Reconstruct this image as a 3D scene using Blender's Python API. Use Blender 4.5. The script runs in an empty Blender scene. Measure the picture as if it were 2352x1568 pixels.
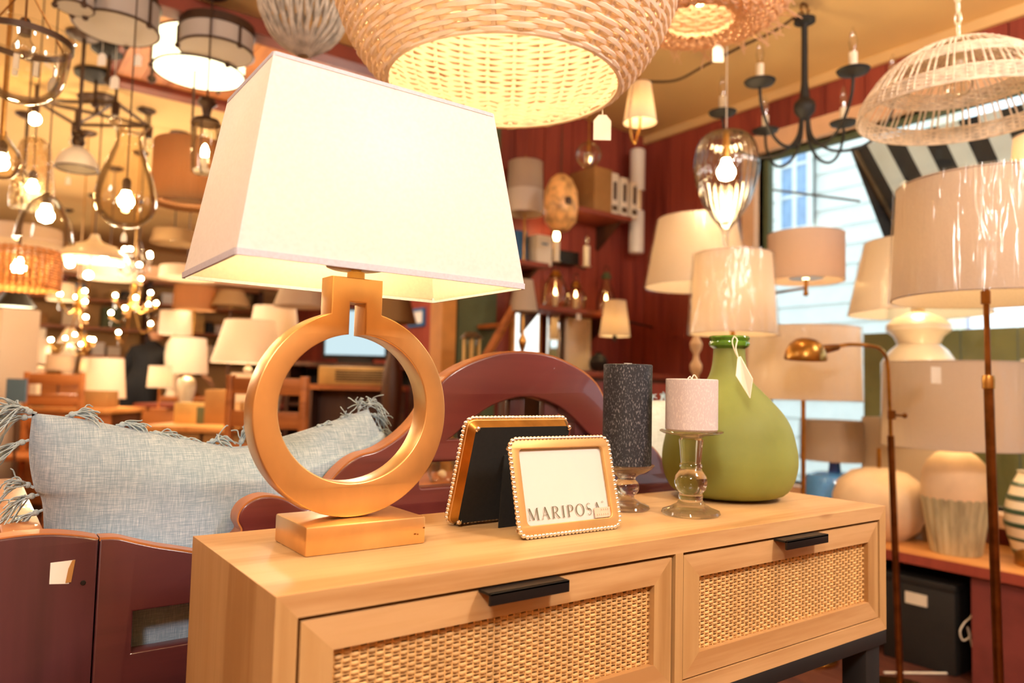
import bpy, bmesh, math, random
import numpy as np
from mathutils import Vector, Matrix

rnd = random.Random(7)
PI = math.pi
SC = bpy.context.scene
COL = SC.collection

# ------------------------------------------------------------------ camera
F_PX = 1695.03                       # focal length in pixels of the 2352 px wide frame
CAM = np.array([-0.214958, -0.620657, 0.180066 + 0.78])
YAW, PITCH, ROLL = -0.6301987, 0.06061766, -0.02372937


def _rot(rx, ry, rz):
    cx, sx, cy, sy, cz, sz = math.cos(rx), math.sin(rx), math.cos(ry), math.sin(ry), math.cos(rz), math.sin(rz)
    X = np.array([[1, 0, 0], [0, cx, -sx], [0, sx, cx]])
    Y = np.array([[cy, 0, sy], [0, 1, 0], [-sy, 0, cy]])
    Z = np.array([[cz, -sz, 0], [sz, cz, 0], [0, 0, 1]])
    return Z @ X @ Y


RR = _rot(PITCH, ROLL, YAW)


def ray(px, py):
    return RR @ np.array([(px - 1176) / F_PX, 1.0, -(py - 784) / F_PX])


def at(px, py, dist):                # the place in the shop that is DIST metres away along the view axis
    return Vector(CAM + ray(px, py) * dist)


def on(px, py, axis, val):           # where a sight line meets the plane x, y or z = val
    r = ray(px, py)
    return Vector(CAM + r * ((val - CAM[axis]) / r[axis]))


cam_data = bpy.data.cameras.new('camera')
cam = bpy.data.objects.new('camera', cam_data)
COL.objects.link(cam)
cam_data.sensor_width = 36
cam_data.lens = F_PX / 2352 * 36
cam_data.clip_start = 0.02
cam_data.clip_end = 200
cam_data.dof.use_dof = True
cam_data.dof.focus_distance = 0.93
cam_data.dof.aperture_fstop = 3.6
cam.matrix_world = Matrix((
    (RR[0, 0], RR[0, 2], -RR[0, 1], CAM[0]),
    (RR[1, 0], RR[1, 2], -RR[1, 1], CAM[1]),
    (RR[2, 0], RR[2, 2], -RR[2, 1], CAM[2]),
    (0, 0, 0, 1)))
SC.camera = cam

# ------------------------------------------------------------------ light, exposure
SC.view_settings.view_transform = 'Standard'
SC.view_settings.look = 'None'
SC.view_settings.gamma = 1
SC.view_settings.use_curve_mapping = False
SC.view_settings.exposure = 0.95
SC.cycles.max_bounces = 10
SC.cycles.diffuse_bounces = 3
SC.cycles.glossy_bounces = 4
SC.cycles.transmission_bounces = 10
SC.cycles.transparent_max_bounces = 16
SC.cycles.caustics_refractive = True
SC.cycles.caustics_reflective = False
SC.cycles.sample_clamp_indirect = 4.0
SC.cycles.use_denoising = True

world = bpy.data.worlds.new('overcast_sky')
SC.world = world
world.use_nodes = True
_wn = world.node_tree.nodes
_wn['Background'].inputs[0].default_value = (0.78, 0.93, 1.0, 1)
_wn['Background'].inputs[1].default_value = 1.25

WARM = (1.0, 0.84, 0.62)


def lamp_light(name, loc, watts, radius=0.04, color=WARM):
    d = bpy.data.lights.new(name, 'POINT')
    d.energy = watts
    d.color = color
    d.shadow_soft_size = radius
    o = bpy.data.objects.new(name, d)
    COL.objects.link(o)
    o.location = loc
    return o


def fill_light(name, loc, watts, size, color=(1, .87, .74)):
    d = bpy.data.lights.new(name, 'POINT')
    d.energy = watts
    d.color = color
    d.shadow_soft_size = size
    o = bpy.data.objects.new(name, d)
    COL.objects.link(o)
    o.location = loc
    return o


# added fill lights with no fixtures: a row above the aisle the picture is taken from, the rest over the floor behind
LK = 1.0
NEUTRAL = (1, .93, .86)
fill_light('added_fill_lamp', (-0.9, -1.2, 2.1), 48, 0.16, NEUTRAL)
fill_light('added_fill_lamp', (0.9, -1.3, 2.1), 46, 0.16, NEUTRAL)
fill_light('added_fill_lamp', (2.2, -0.5, 2.2), 14, 0.12, NEUTRAL)
fill_light('added_fill_lamp', (-1.2, 1.6, 2.1), 12, 0.16)
fill_light('added_fill_lamp', (1.9, 4.6, 2.1), 26, 0.16)
fill_light('added_fill_lamp', (-0.9, 6.0, 2.1), 26, 0.16)


# ------------------------------------------------------------------ materials
def lin(c):
    if isinstance(c, str):
        c = c.lstrip('#')
        c = [int(c[i:i + 2], 16) / 255 for i in (0, 2, 4)]
    return tuple(((v / 12.92) if v <= 0.04045 else ((v + 0.055) / 1.055) ** 2.4) for v in c) + (1,)


class NT:
    def __init__(s, name):
        s.m = bpy.data.materials.new(name)
        s.m.use_nodes = True
        s.t = s.m.node_tree
        s.t.nodes.clear()
        s.out = s.t.nodes.new('ShaderNodeOutputMaterial')

    def n(s, kind, **kw):
        nd = s.t.nodes.new(kind)
        for k, v in kw.items():
            if k.startswith('i_'):
                nd.inputs[k[2:].replace('_', ' ')].default_value = v
            else:
                setattr(nd, k, v)
        return nd

    def l(s, a, b):
        s.t.links.new(a, b)

    def coords(s, scale=(1, 1, 1), kind='Object'):
        tc = s.n('ShaderNodeTexCoord')
        mp = s.n('ShaderNodeMapping')
        mp.inputs['Scale'].default_value = scale
        s.l(tc.outputs[kind], mp.inputs[0])
        return mp.outputs[0]

    def ramp(s, fac, stops):
        r = s.n('ShaderNodeValToRGB')
        e = r.color_ramp.elements
        while len(e) < len(stops):
            e.new(0.5)
        for i, (p, c) in enumerate(stops):
            e[i].position = p
            e[i].color = lin(c)
        s.l(fac, r.inputs[0])
        return r.outputs[0]


def mat(name, color, rough=0.5, metal=0.0, var=0.08, scale=9.0, stretch=(1, 1, 1), bump=0.0, bscale=None,
        dark=None, coat=0.0, spec=0.5, stops=None, detail=5.0, ss=0.0, sheen=0.0):
    t = NT(name)
    b = t.n('ShaderNodeBsdfPrincipled', i_Roughness=rough, i_Metallic=metal)
    b.inputs['Coat Weight'].default_value = coat
    b.inputs['Specular IOR Level'].default_value = spec
    b.inputs['Sheen Weight'].default_value = sheen
    if ss:
        b.inputs['Subsurface Weight'].default_value = ss
        b.inputs['Subsurface Radius'].default_value = (0.02, 0.012, 0.006)
        b.inputs['Subsurface Scale'].default_value = 0.5
    v = t.coords(stretch)
    nz = t.n('ShaderNodeTexNoise', i_Scale=scale, i_Detail=detail)
    t.l(v, nz.inputs['Vector'])
    base = lin(color)
    if stops is None:
        def sh(f):
            return tuple(min(1, max(0, x * f)) for x in base[:3])
        lo = lin(dark)[:3] if dark else sh(1 - 2.2 * var)
        hi = sh(1 + var)
        r = t.n('ShaderNodeValToRGB')
        r.color_ramp.elements[0].position = 0.3
        r.color_ramp.elements[0].color = lo + (1,)
        r.color_ramp.elements[1].position = 0.62
        r.color_ramp.elements[1].color = hi + (1,)
        t.l(nz.outputs[0], r.inputs[0])
        col = r.outputs[0]
    else:
        col = t.ramp(nz.outputs[0], stops)
    t.l(col, b.inputs['Base Color'])
    if bump:
        nb = t.n('ShaderNodeTexNoise', i_Scale=bscale or scale * 6, i_Detail=3.0)
        t.l(v, nb.inputs['Vector'])
        bp = t.n('ShaderNodeBump', i_Strength=bump, i_Distance=0.002)
        t.l(nb.outputs[0], bp.inputs['Height'])
        t.l(bp.outputs[0], b.inputs['Normal'])
    t.l(b.outputs[0], t.out.inputs[0])
    return t.m


def emit(name, color, strength):
    t = NT(name)
    e = t.n('ShaderNodeEmission', i_Strength=strength)
    e.inputs[0].default_value = lin(color)
    t.l(e.outputs[0], t.out.inputs[0])
    return t.m


def wood(name, a, b_, c_=None, axis=0, scale=3.0, rough=0.45, knots=True, coat=0.0, ring=14):
    """Long grain along AXIS with a few small knots."""
    t = NT(name)
    bs = t.n('ShaderNodeBsdfPrincipled', i_Roughness=rough)
    bs.inputs['Coat Weight'].default_value = coat
    st = [1.0, 1.0, 1.0]
    st[axis] = 0.07
    v = t.coords(st)
    n1 = t.n('ShaderNodeTexNoise', i_Scale=ring, i_Detail=6.0, i_Distortion=0.7)
    t.l(v, n1.inputs['Vector'])
    n2 = t.n('ShaderNodeTexNoise', i_Scale=ring * 9, i_Detail=3.0)
    t.l(v, n2.inputs['Vector'])
    mx = t.n('ShaderNodeMath', operation='MULTIPLY_ADD')
    mx.inputs[1].default_value = 0.25
    t.l(n2.outputs[0], mx.inputs[0])
    t.l(n1.outputs[0], mx.inputs[2])
    col = t.ramp(mx.outputs[0], [(0.42, a), (0.6, b_), (0.78, c_ or a)])
    if knots:
        kv = t.coords([5.0 if i != axis else 2.6 for i in range(3)])
        vo = t.n('ShaderNodeTexVoronoi', i_Scale=1.0)
        t.l(kv, vo.inputs['Vector'])
        kr = t.n('ShaderNodeValToRGB')
        kr.color_ramp.elements[0].position = 0.02
        kr.color_ramp.elements[0].color = (0.45, 0.3, 0.2, 1)
        kr.color_ramp.elements[1].position = 0.07
        kr.color_ramp.elements[1].color = (1, 1, 1, 1)
        t.l(vo.outputs['Distance'], kr.inputs[0])
        mm = t.n('ShaderNodeMix', data_type='RGBA', blend_type='MULTIPLY')
        mm.inputs['Factor'].default_value = 0.8
        t.l(col, mm.inputs['A'])
        t.l(kr.outputs[0], mm.inputs['B'])
        col = mm.outputs['Result']
    t.l(col, bs.inputs['Base Color'])
    bp = t.n('ShaderNodeBump', i_Strength=0.12, i_Distance=0.001)
    t.l(mx.outputs[0], bp.inputs['Height'])
    t.l(bp.outputs[0], bs.inputs['Normal'])
    t.l(bs.outputs[0], t.out.inputs[0])
    return t.m


def cloth_shade(name, color, trans=0.5, rough=0.8, weave=900, tcol=None):
    """Lamp-shade fabric: part of the light inside comes through."""
    t = NT(name)
    d = t.n('ShaderNodeBsdfDiffuse')
    tr = t.n('ShaderNodeBsdfTranslucent')
    v = t.coords((1, 1, 1))
    nz = t.n('ShaderNodeTexNoise', i_Scale=weave * 0.25, i_Detail=2.0)
    t.l(v, nz.inputs['Vector'])
    base = lin(color)[:3]
    r = t.n('ShaderNodeValToRGB')
    r.color_ramp.elements[0].position = 0.3
    r.color_ramp.elements[0].color = tuple(x * 0.9 for x in base) + (1,)
    r.color_ramp.elements[1].position = 0.7
    r.color_ramp.elements[1].color = base + (1,)
    t.l(nz.outputs[0], r.inputs[0])
    t.l(r.outputs[0], d.inputs[0])
    tr.inputs[0].default_value = lin(tcol or color)
    m = t.n('ShaderNodeMixShader')
    m.inputs[0].default_value = trans
    t.l(d.outputs[0], m.inputs[1])
    t.l(tr.outputs[0], m.inputs[2])
    t.l(m.outputs[0], t.out.inputs[0])
    return t.m


def thin_glass(name, tint=(1, 1, 1), gloss=0.12, rough=0.02, wrinkle=0.0, wscale=20, wstretch=(1, 1, 1), edge=1.0):
    """Thin clear pane or film: see-through with sharp reflections that grow at the edge."""
    t = NT(name)
    tp = t.n('ShaderNodeBsdfTransparent')
    tp.inputs[0].default_value = tuple(tint) + (1,)
    gl = t.n('ShaderNodeBsdfGlossy', i_Roughness=rough)
    lw = t.n('ShaderNodeLayerWeight', i_Blend=0.2)
    pw = t.n('ShaderNodeMath', operation='MULTIPLY_ADD')
    pw.inputs[1].default_value = 0.42 * edge
    pw.inputs[2].default_value = gloss
    pw.use_clamp = True
    t.l(lw.outputs['Fresnel'], pw.inputs[0])
    m = t.n('ShaderNodeMixShader')
    t.l(pw.outputs[0], m.inputs[0])
    t.l(tp.outputs[0], m.inputs[1])
    t.l(gl.outputs[0], m.inputs[2])
    if wrinkle:
        v = t.coords(wstretch)
        nz = t.n('ShaderNodeTexNoise', i_Scale=wscale, i_Detail=2.0, i_Distortion=0.8)
        t.l(v, nz.inputs['Vector'])
        bp = t.n('ShaderNodeBump', i_Strength=wrinkle, i_Distance=0.01)
        t.l(nz.outputs[0], bp.inputs['Height'])
        t.l(bp.outputs[0], gl.inputs['Normal'])
        t.l(bp.outputs[0], lw.inputs['Normal'])
    t.l(m.outputs[0], t.out.inputs[0])
    return t.m


def real_glass(name, color=(1, 1, 1, 1), rough=0.0, ior=1.48):
    t = NT(name)
    b = t.n('ShaderNodeBsdfPrincipled', i_Roughness=rough, i_IOR=ior)
    b.inputs['Transmission Weight'].default_value = 1.0
    b.inputs['Base Color'].default_value = color
    tp = t.n('ShaderNodeBsdfTransparent')
    tp.inputs[0].default_value = (.97, .96, .93, 1)
    m = t.n('ShaderNodeMixShader')
    m.inputs[0].default_value = 0.28
    t.l(b.outputs[0], m.inputs[1])
    t.l(tp.outputs[0], m.inputs[2])
    t.l(m.outputs[0], t.out.inputs[0])
    return t.m


def linen(name, a, b_, c_):
    t = NT(name)
    bs = t.n('ShaderNodeBsdfPrincipled', i_Roughness=0.9)
    bs.inputs['Sheen Weight'].default_value = 0.25
    fs = []
    for st in ((22, 22, 700), (700, 22, 22)):
        v = t.coords(st)
        nz = t.n('ShaderNodeTexNoise', i_Scale=2.2, i_Detail=2.0, i_Roughness=0.7)
        t.l(v, nz.inputs['Vector'])
        fs.append(nz.outputs[0])
    ad = t.n('ShaderNodeMath', operation='ADD')
    t.l(fs[0], ad.inputs[0])
    t.l(fs[1], ad.inputs[1])
    hf = t.n('ShaderNodeMath', operation='MULTIPLY')
    hf.inputs[1].default_value = 0.5
    t.l(ad.outputs[0], hf.inputs[0])
    col = t.ramp(hf.outputs[0], [(0.38, a), (0.5, b_), (0.62, c_)])
    t.l(col, bs.inputs['Base Color'])
    bp = t.n('ShaderNodeBump', i_Strength=0.5, i_Distance=0.0012)
    t.l(hf.outputs[0], bp.inputs['Height'])
    t.l(bp.outputs[0], bs.inputs['Normal'])
    t.l(bs.outputs[0], t.out.inputs[0])
    return t.m


def speckled(name, base, fleck, scale=420, thr=0.62, rough=0.6, stretch=(1, 1, .45)):
    t = NT(name)
    bs = t.n('ShaderNodeBsdfPrincipled', i_Roughness=rough)
    v = t.coords(stretch)
    nz = t.n('ShaderNodeTexNoise', i_Scale=scale, i_Detail=1.5)
    t.l(v, nz.inputs['Vector'])
    col = t.ramp(nz.outputs[0], [(0.0, base), (thr - .07, base), (thr + .05, fleck)])
    t.l(col, bs.inputs['Base Color'])
    t.l(bs.outputs[0], t.out.inputs[0])
    return t.m


MT = {}
MT['oak'] = wood('natural_oak_along', '#c99e68', '#d2a977', '#ba8b58', axis=0)
MT['oak_up'] = wood('natural_oak_upright', '#bd925c', '#c69d68', '#ae824e', axis=2)
MT['cane'] = mat('woven_cane_fibre', '#d8ac70', 0.55, var=0.15, scale=60, stretch=(1, 1, 3), bump=.2)
MT['cane_light'] = mat('woven_cane_fibre_pale', '#e6b672', 0.55, var=0.2, scale=70, bump=.2)
MT['panel_back'] = mat('cane_backing_felt', '#b07f48', 0.9)  # one even brown behind the cane
MT['black_metal'] = mat('black_powder_metal', '#1d1a19', 0.45, 0.3, var=.1)
MT['black_matt'] = mat('black_painted_iron', '#151313', 0.6, 0.0, var=.1)
MT['gold'] = mat('brushed_gold_leaf', '#efbd7a', 0.33, 0.85, var=0.07, scale=16, stretch=(1, 1, .5), bump=.04, bscale=90)
MT['gold_frame'] = mat('satin_gold_plate', '#dcb070', 0.42, 0.7, var=0.05, scale=20)
MT['silver_bead'] = mat('champagne_bead_metal', '#f6f0e6', 0.2, 1.0, var=0.04)
MT['brass'] = mat('aged_brass', '#b98a48', 0.28, 1.0, var=0.15, scale=25)
MT['brass_dark'] = mat('dark_brass', '#8a5a2c', 0.3, 1.0, var=0.15, scale=25)
MT['chrome'] = mat('polished_chrome', '#dfe3e6', 0.08, 1.0, var=0.02)
MT['velvet'] = mat('black_velvet', '#141413', 0.95, var=0.1, scale=200)
MT['paper'] = mat('white_card', '#f4ece4', 0.6, var=0.01)
MT['tag'] = mat('paper_price_tag', '#f5efe6', 0.7, var=0.02)
MT['ink'] = mat('grey_green_ink', '#6c6852', 0.6, var=0.02)
MT['pink'] = mat('pale_pink_sticker', '#f2c0aa', 0.6, var=0.02)
MT['ink_red'] = mat('faded_red_ink', '#cf8f78', 0.6, var=0.02)
MT['string'] = mat('cotton_string', '#efe6d6', 0.9, var=0.05)
MT['shade_main'] = cloth_shade('white_linen_shade', '#f8f5fb', trans=0.42, tcol='#fdf8ff')
MT['shade_lining'] = cloth_shade('white_shade_lining', '#fff9e6', trans=0.42, tcol='#fff6e6')
MT['shade'] = cloth_shade('ivory_shade_cloth', '#efe4d8', trans=0.4, tcol='#fff0dc')
MT['shade_tan'] = cloth_shade('tan_shade_cloth', '#d8c2ac', trans=0.35)
MT['shade_pink'] = cloth_shade('rose_linen_shade', '#dec6b8', trans=0.35)
MT['shade_brown'] = cloth_shade('brown_shade_cloth', '#a5835c', trans=0.2)
MT['shade_amber'] = cloth_shade('amber_pleated_silk', '#a37a58', trans=0.35, tcol='#c99560')
MT['shade_grey'] = cloth_shade('warm_grey_linen_shade', '#d6c8bc', trans=0.35, tcol='#f2e2d0')
MT['hem'] = mat('grey_shade_hem', '#cfcddb', 0.8, var=0.04, scale=300)
MT['opal'] = mat('opal_white_glass', '#bfb6ae', 0.6, var=0.02, spec=.2)
MT['enamel'] = mat('white_enamel', '#ece5dc', 0.35, var=.02)
MT['opal_warm'] = mat('opal_cream_glass', '#f2dfc0', 0.3, var=0.03, coat=.3)
MT['wax_white'] = speckled('pale_mottled_wax', '#cdc2c4', '#e0d6d4', scale=600, thr=.6, rough=.55)
MT['wax_black'] = speckled('charcoal_flecked_wax', '#1e222c', '#77767c', scale=560, thr=.63, rough=.55)
MT['glass'] = real_glass('clear_pressed_glass')
MT['glass_thin'] = thin_glass('clear_blown_glass', (0.985, 0.975, 0.95), 0.03, edge=1.5)
MT['glass_amber'] = thin_glass('smoky_amber_glass', (0.985, 0.95, 0.88), 0.04, edge=1.5)
MT['glass_seed'] = thin_glass('seeded_bubble_glass', (0.96, 0.9, 0.78), 0.07, wrinkle=.8, wscale=60)
MT['glass_ribbed'] = thin_glass('ribbed_clear_glass', (0.97, 0.97, 0.97), 0.05, edge=1.6)
MT['film'] = thin_glass('clear_plastic_wrap', (0.985, 0.98, 0.975), 0.055, rough=.14, wrinkle=1.0, wscale=40, wstretch=(1, 1, .10), edge=.4)
MT['window_pane'] = thin_glass('window_pane_glass', (0.97, 0.99, 0.99), 0.02)
MT['vase'] = mat('frosted_olive_glass', '#878e48', 0.6, var=0.12, scale=5, ss=.2, bump=.05, bscale=140, spec=.3)
MT['vase_lip'] = mat('glossy_green_glass', '#4f7a20', 0.1, var=0.2, coat=.7)
MT['red_wood'] = wood('oxblood_stained_wood', '#5e2727', '#6a2e2c', '#4f2022', axis=0, knots=False, coat=.35, rough=.33, ring=7)  # arch redder than the end pieces, lamp light put into the tone
MT['red_wood_up'] = wood('oxblood_stained_wood_upright', '#45232a', '#4e2830', '#3b1e24', axis=2, knots=False, coat=.35, rough=.33, ring=7)
MT['red_wood_dark'] = wood('oxblood_stained_rail', '#4b262a', '#55292c', '#412025', axis=0, knots=False, coat=.3, rough=.33, ring=7)
MT['brown_edge'] = wood('lit_edge_brown_wood', '#b06c38', '#bb7540', '#9a5a2c', axis=0, knots=False, coat=.3, rough=.35)  # light falling on the settee's top edges, put into a paler brown
MT['linen'] = linen('blue_slub_linen', '#86a0bd', '#9fb7d0', '#cbdae8')
MT['linen_pale'] = linen('pale_sage_linen', '#b9c0b4', '#cfd6cc', '#e4e8e0')
MT['yarn'] = mat('pale_blue_cotton_yarn', '#b4c6d0', 0.9, var=0.1, scale=100)
MT['wicker'] = cloth_shade('whitewashed_willow', '#f8e8da', trans=.32, weave=300, tcol='#fbe2c0')
MT['wicker_grey'] = mat('cream_painted_rattan', '#efdfcc', 0.6, var=0.14, scale=50)
MT['wicker_orange'] = mat('honey_rattan', '#d08a48', 0.6, var=0.2, scale=50)
MT['seagrass'] = cloth_shade('pale_seagrass', '#edc8a8', trans=.3, weave=300, tcol='#f6cf9a')
MT['bulb'] = emit('glowing_bulb', '#ffd48a', 22)
MT['bulb_hot'] = emit('bright_glowing_bulb', '#ffdc9c', 60)
MT['bulb_off'] = thin_glass('unlit_bulb_glass', (0.97, 0.95, 0.9), 0.15)
MT['lit_opal'] = emit('lit_opal_glass', '#ffeebc', 2.2)
MT['lit_screen'] = emit('pale_blue_screen', '#b3c9cf', 0.75)
MT['lit_window'] = emit('glowing_pane', '#f4f4ea', 1.1)  # pane glows by itself, in place of daylight behind it
MT['candle_sleeve'] = mat('cream_candle_sleeve', '#f3e8d2', 0.5, var=.02)
MT['grey_leaf'] = mat('greywashed_wood_beads', '#c2b8aa', 0.75, var=0.18, scale=40)
MT['wall_red'] = wood('barn_red_boards', '#8c3a2e', '#9b4535', '#772e26', axis=2, knots=False, rough=.5, ring=5)
MT['wall_tan'] = mat('tan_plaster', '#c99a62', 0.85, var=0.06, scale=2)
MT['ceiling'] = mat('cream_painted_ceiling', '#e2bc80', 0.8, var=0.03, scale=1.5)
MT['plank'] = wood('orange_pine_planks', '#c9763a', '#d58645', '#b3622c', axis=1, knots=False, rough=.5)
MT['beam_red'] = mat('red_brown_beam', '#8b3f2a', 0.55, var=0.1)
MT['floor'] = wood('dark_red_floor_boards', '#5e352a', '#6b3d30', '#4d2a21', axis=1, knots=False, rough=.45)
MT['trim_pale'] = mat('peach_painted_trim', '#e2b892', 0.6, var=0.04)
MT['trim_ochre'] = mat('ochre_painted_trim', '#cf8f45', 0.6, var=0.06)
MT['dark_wood'] = wood('dark_walnut', '#4a2a1c', '#57331f', '#3a2016', axis=2, knots=False, rough=.5)
MT['mid_wood'] = wood('orange_brown_wood', '#a8612f', '#b96f38', '#935226', axis=0, knots=False, rough=.4)
MT['table_top'] = wood('honey_table_top', '#d9924f', '#e3a05c', '#c98243', axis=1, knots=False, rough=.35)
MT['table_red'] = mat('red_painted_table', '#7c3a35', 0.5, var=.1)
MT['black_box'] = mat('black_crate', '#201f1f', 0.6, var=.1)
MT['ceramic'] = mat('cream_glazed_ceramic', '#f0dfc0', 0.3, var=.05, coat=.4)
MT['ceramic_matt'] = mat('matt_blush_ceramic', '#e8c9a4', 0.7, var=.06, bump=.1, bscale=200)
MT['ceramic_rib'] = mat('ribbed_stoneware_glaze', '#b9ae8c', 0.4, var=.2, scale=30, stretch=(1, 1, .2))
MT['green_stripe'] = mat('dark_green_glaze', '#38513a', 0.35, var=.1)
MT['blue_glass'] = mat('sky_blue_glass', '#5ba4ee', 0.15, var=.12, coat=.6, ss=.3)
MT['cobalt'] = mat('cobalt_glass', '#2c5fae', 0.1, var=.1, coat=.6)
MT['awning_black'] = mat('black_awning_canvas', '#23262a', 0.8, var=.06)
MT['awning_white'] = mat('white_awning_canvas', '#e8f0f2', 0.8, var=.03)
MT['house_white'] = mat('white_clapboard', '#eef3ee', 0.7, var=.02)
MT['house_cream'] = mat('cream_corner_board', '#efe9d2', 0.7, var=.02)
MT['sky_glass'] = mat('blue_grey_window_glass', '#8fb0d8', 0.15, var=.08, coat=.5)
MT['lilac'] = mat('lilac_grey_slate', '#b9b0c4', 0.8, var=.05)
MT['olive'] = mat('olive_painted_boards', '#8c8347', 0.7, var=.06)
MT['street'] = mat('pale_street_concrete', '#c9ccc9', 0.9, var=.05)
MT['skin'] = mat('skin', '#d69a72', 0.55, var=.04, ss=.1)
MT['hair'] = mat('light_brown_hair', '#8a6038', 0.6, var=.15, scale=60)
MT['knit'] = mat('black_knit', '#16161a', 0.9, var=.1, scale=200)
MT['trousers'] = mat('black_trousers', '#1b1a1d', 0.9, var=.1, scale=200)
MT['box_white'] = mat('white_cardboard', '#e9dcc8', 0.7, var=.04)
MT['box_blue'] = mat('blue_printed_card', '#33679a', 0.6, var=.04)
MT['box_brown'] = mat('brown_cardboard', '#a97b45', 0.8, var=.06)
MT['blue_board'] = mat('slate_blue_board', '#5f7d96', 0.7, var=.04)
MT['mirror'] = mat('mirror_glass', '#d8d8d2', 0.04, 1.0, var=.01)
MT['sage'] = mat('sage_green_paint', '#5a6344', 0.7, var=.06)
MT['gold_paint'] = mat('pale_gold_plaster', '#d9b26c', 0.5, .3, var=.1)
MT['shell'] = mat('capiz_shell_disc', '#dba86a', 0.35, var=.25, scale=30, ss=.3)
MT['iron_grey'] = mat('warm_grey_iron', '#6a5640', 0.45, 0.5, var=.12)
MT['wrought'] = mat('bronze_brown_iron', '#4a3426', 0.45, 0.4, var=.12)


# ------------------------------------------------------------------ geometry helpers
class MB:
    def __init__(s):
        s.v, s.f, s.mi = [], [], []
        s.M = Matrix.Identity(4)

    def _add(s, vs, fs, mi=0):
        o = len(s.v)
        s.v += [tuple(s.M @ Vector(p)) for p in vs]
        s.f += [tuple(i + o for i in f) for f in fs]
        s.mi += [mi] * len(fs)
        return s

    def box(s, x0, y0, z0, x1, y1, z1, mi=0, bev=0.0):
        if bev <= 0:
            v = [(x, y, z) for x in (x0, x1) for y in (y0, y1) for z in (z0, z1)]
            f = [(0, 1, 3, 2), (4, 6, 7, 5), (0, 4, 5, 1), (2, 3, 7, 6), (0, 2, 6, 4), (1, 5, 7, 3)]
            return s._add(v, f, mi)
        bm = bmesh.new()
        bmesh.ops.create_cube(bm, size=1)
        for q in bm.verts:
            q.co = Vector(((x0 + x1) / 2 + q.co.x * (x1 - x0), (y0 + y1) / 2 + q.co.y * (y1 - y0), (z0 + z1) / 2 + q.co.z * (z1 - z0)))
        bmesh.ops.bevel(bm, geom=list(bm.edges), offset=bev, segments=2, affect='EDGES', profile=0.5)
        bm.verts.index_update()
        s._add([tuple(q.co) for q in bm.verts], [tuple(w.index for w in f.verts) for f in bm.faces], mi)
        bm.free()
        return s

    def lathe(s, prof, seg=32, mi=0, c=(0, 0, 0), fl=0.0, nfl=0, sx=1, sy=1, closed=False):
        """prof: (r, z) pairs bottom to top; fl, nfl: ribs around the axis."""
        v, f = [], []
        n = len(prof)
        for r, z in prof:
            for k in range(seg):
                a = 2 * PI * k / seg
                q = r * (1 + fl * math.cos(nfl * a))
                v.append((c[0] + q * math.cos(a) * sx, c[1] + q * math.sin(a) * sy, c[2] + z))
        for i in range(n if closed else n - 1):
            for k in range(seg):
                a, b = i * seg + k, i * seg + (k + 1) % seg
                j = (i + 1) % n
                f.append((a, b, j * seg + (k + 1) % seg, j * seg + k))
        if not closed:
            if prof[0][0] > 1e-6:
                f.append(tuple(range(seg - 1, -1, -1)))
            if prof[-1][0] > 1e-6:
                f.append(tuple(range((n - 1) * seg, n * seg)))
        return s._add(v, f, mi)

    def shell(s, prof, seg=32, th=0.002, mi=0, **kw):
        """open thin wall following prof, as a closed loop with thickness"""
        inner = [(max(r - th, 0.0005), z) for r, z in prof]
        return s.lathe(list(prof) + inner[::-1], seg, mi, closed=True, **kw)

    def tube(s, pts, r, sides=6, mi=0, closed=False, caps=True):
        P = [Vector(p) for p in pts]
        n = len(P)
        rs = r if isinstance(r, (list, tuple)) else [r] * n
        T = []
        for i in range(n):
            a = P[(i - 1) % n] if (closed or i > 0) else P[i]
            b = P[(i + 1) % n] if (closed or i < n - 1) else P[i]
            d = b - a
            T.append(d.normalized() if d.length > 1e-9 else Vector((0, 0, 1)))
        up = Vector((0, 0, 1)) if abs(T[0].z) < 0.9 else Vector((1, 0, 0))
        N = (up - T[0] * up.dot(T[0])).normalized()
        v, f = [], []
        for i in range(n):
            N = (N - T[i] * N.dot(T[i]))
            N = N.normalized() if N.length > 1e-6 else T[i].orthogonal().normalized()
            B = T[i].cross(N)
            for k in range(sides):
                a = 2 * PI * k / sides
                v.append(tuple(P[i] + (N * math.cos(a) + B * math.sin(a)) * rs[i]))
        for i in range(n if closed else n - 1):
            j = (i + 1) % n
            for k in range(sides):
                f.append((i * sides + k, i * sides + (k + 1) % sides, j * sides + (k + 1) % sides, j * sides + k))
        if not closed and caps:
            f.append(tuple(range(sides - 1, -1, -1)))
            f.append(tuple(range((n - 1) * sides, n * sides)))
        return s._add(v, f, mi)

    def ball(s, c, r, seg=12, rings=8, mi=0, sz=1.0):
        prof = [(max(r * math.sin(PI * i / rings), 0), -r * sz * math.cos(PI * i / rings)) for i in range(rings + 1)]
        prof[0] = (0.0, -r * sz)
        prof[-1] = (0.0, r * sz)
        return s.lathe(prof, seg, mi, c=c)

    def poly(s, pts, mi=0):
        return s._add(pts, [tuple(range(len(pts)))], mi)

    def prism(s, pts, d, mi=0):
        """flat outline pts swept by vector d"""
        n = len(pts)
        d = Vector(d)
        v = [tuple(p) for p in pts] + [tuple(Vector(p) + d) for p in pts]
        f = [tuple(range(n - 1, -1, -1)), tuple(range(n, 2 * n))] + [(i, (i + 1) % n, n + (i + 1) % n, n + i) for i in range(n)]
        return s._add(v, f, mi)

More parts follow.
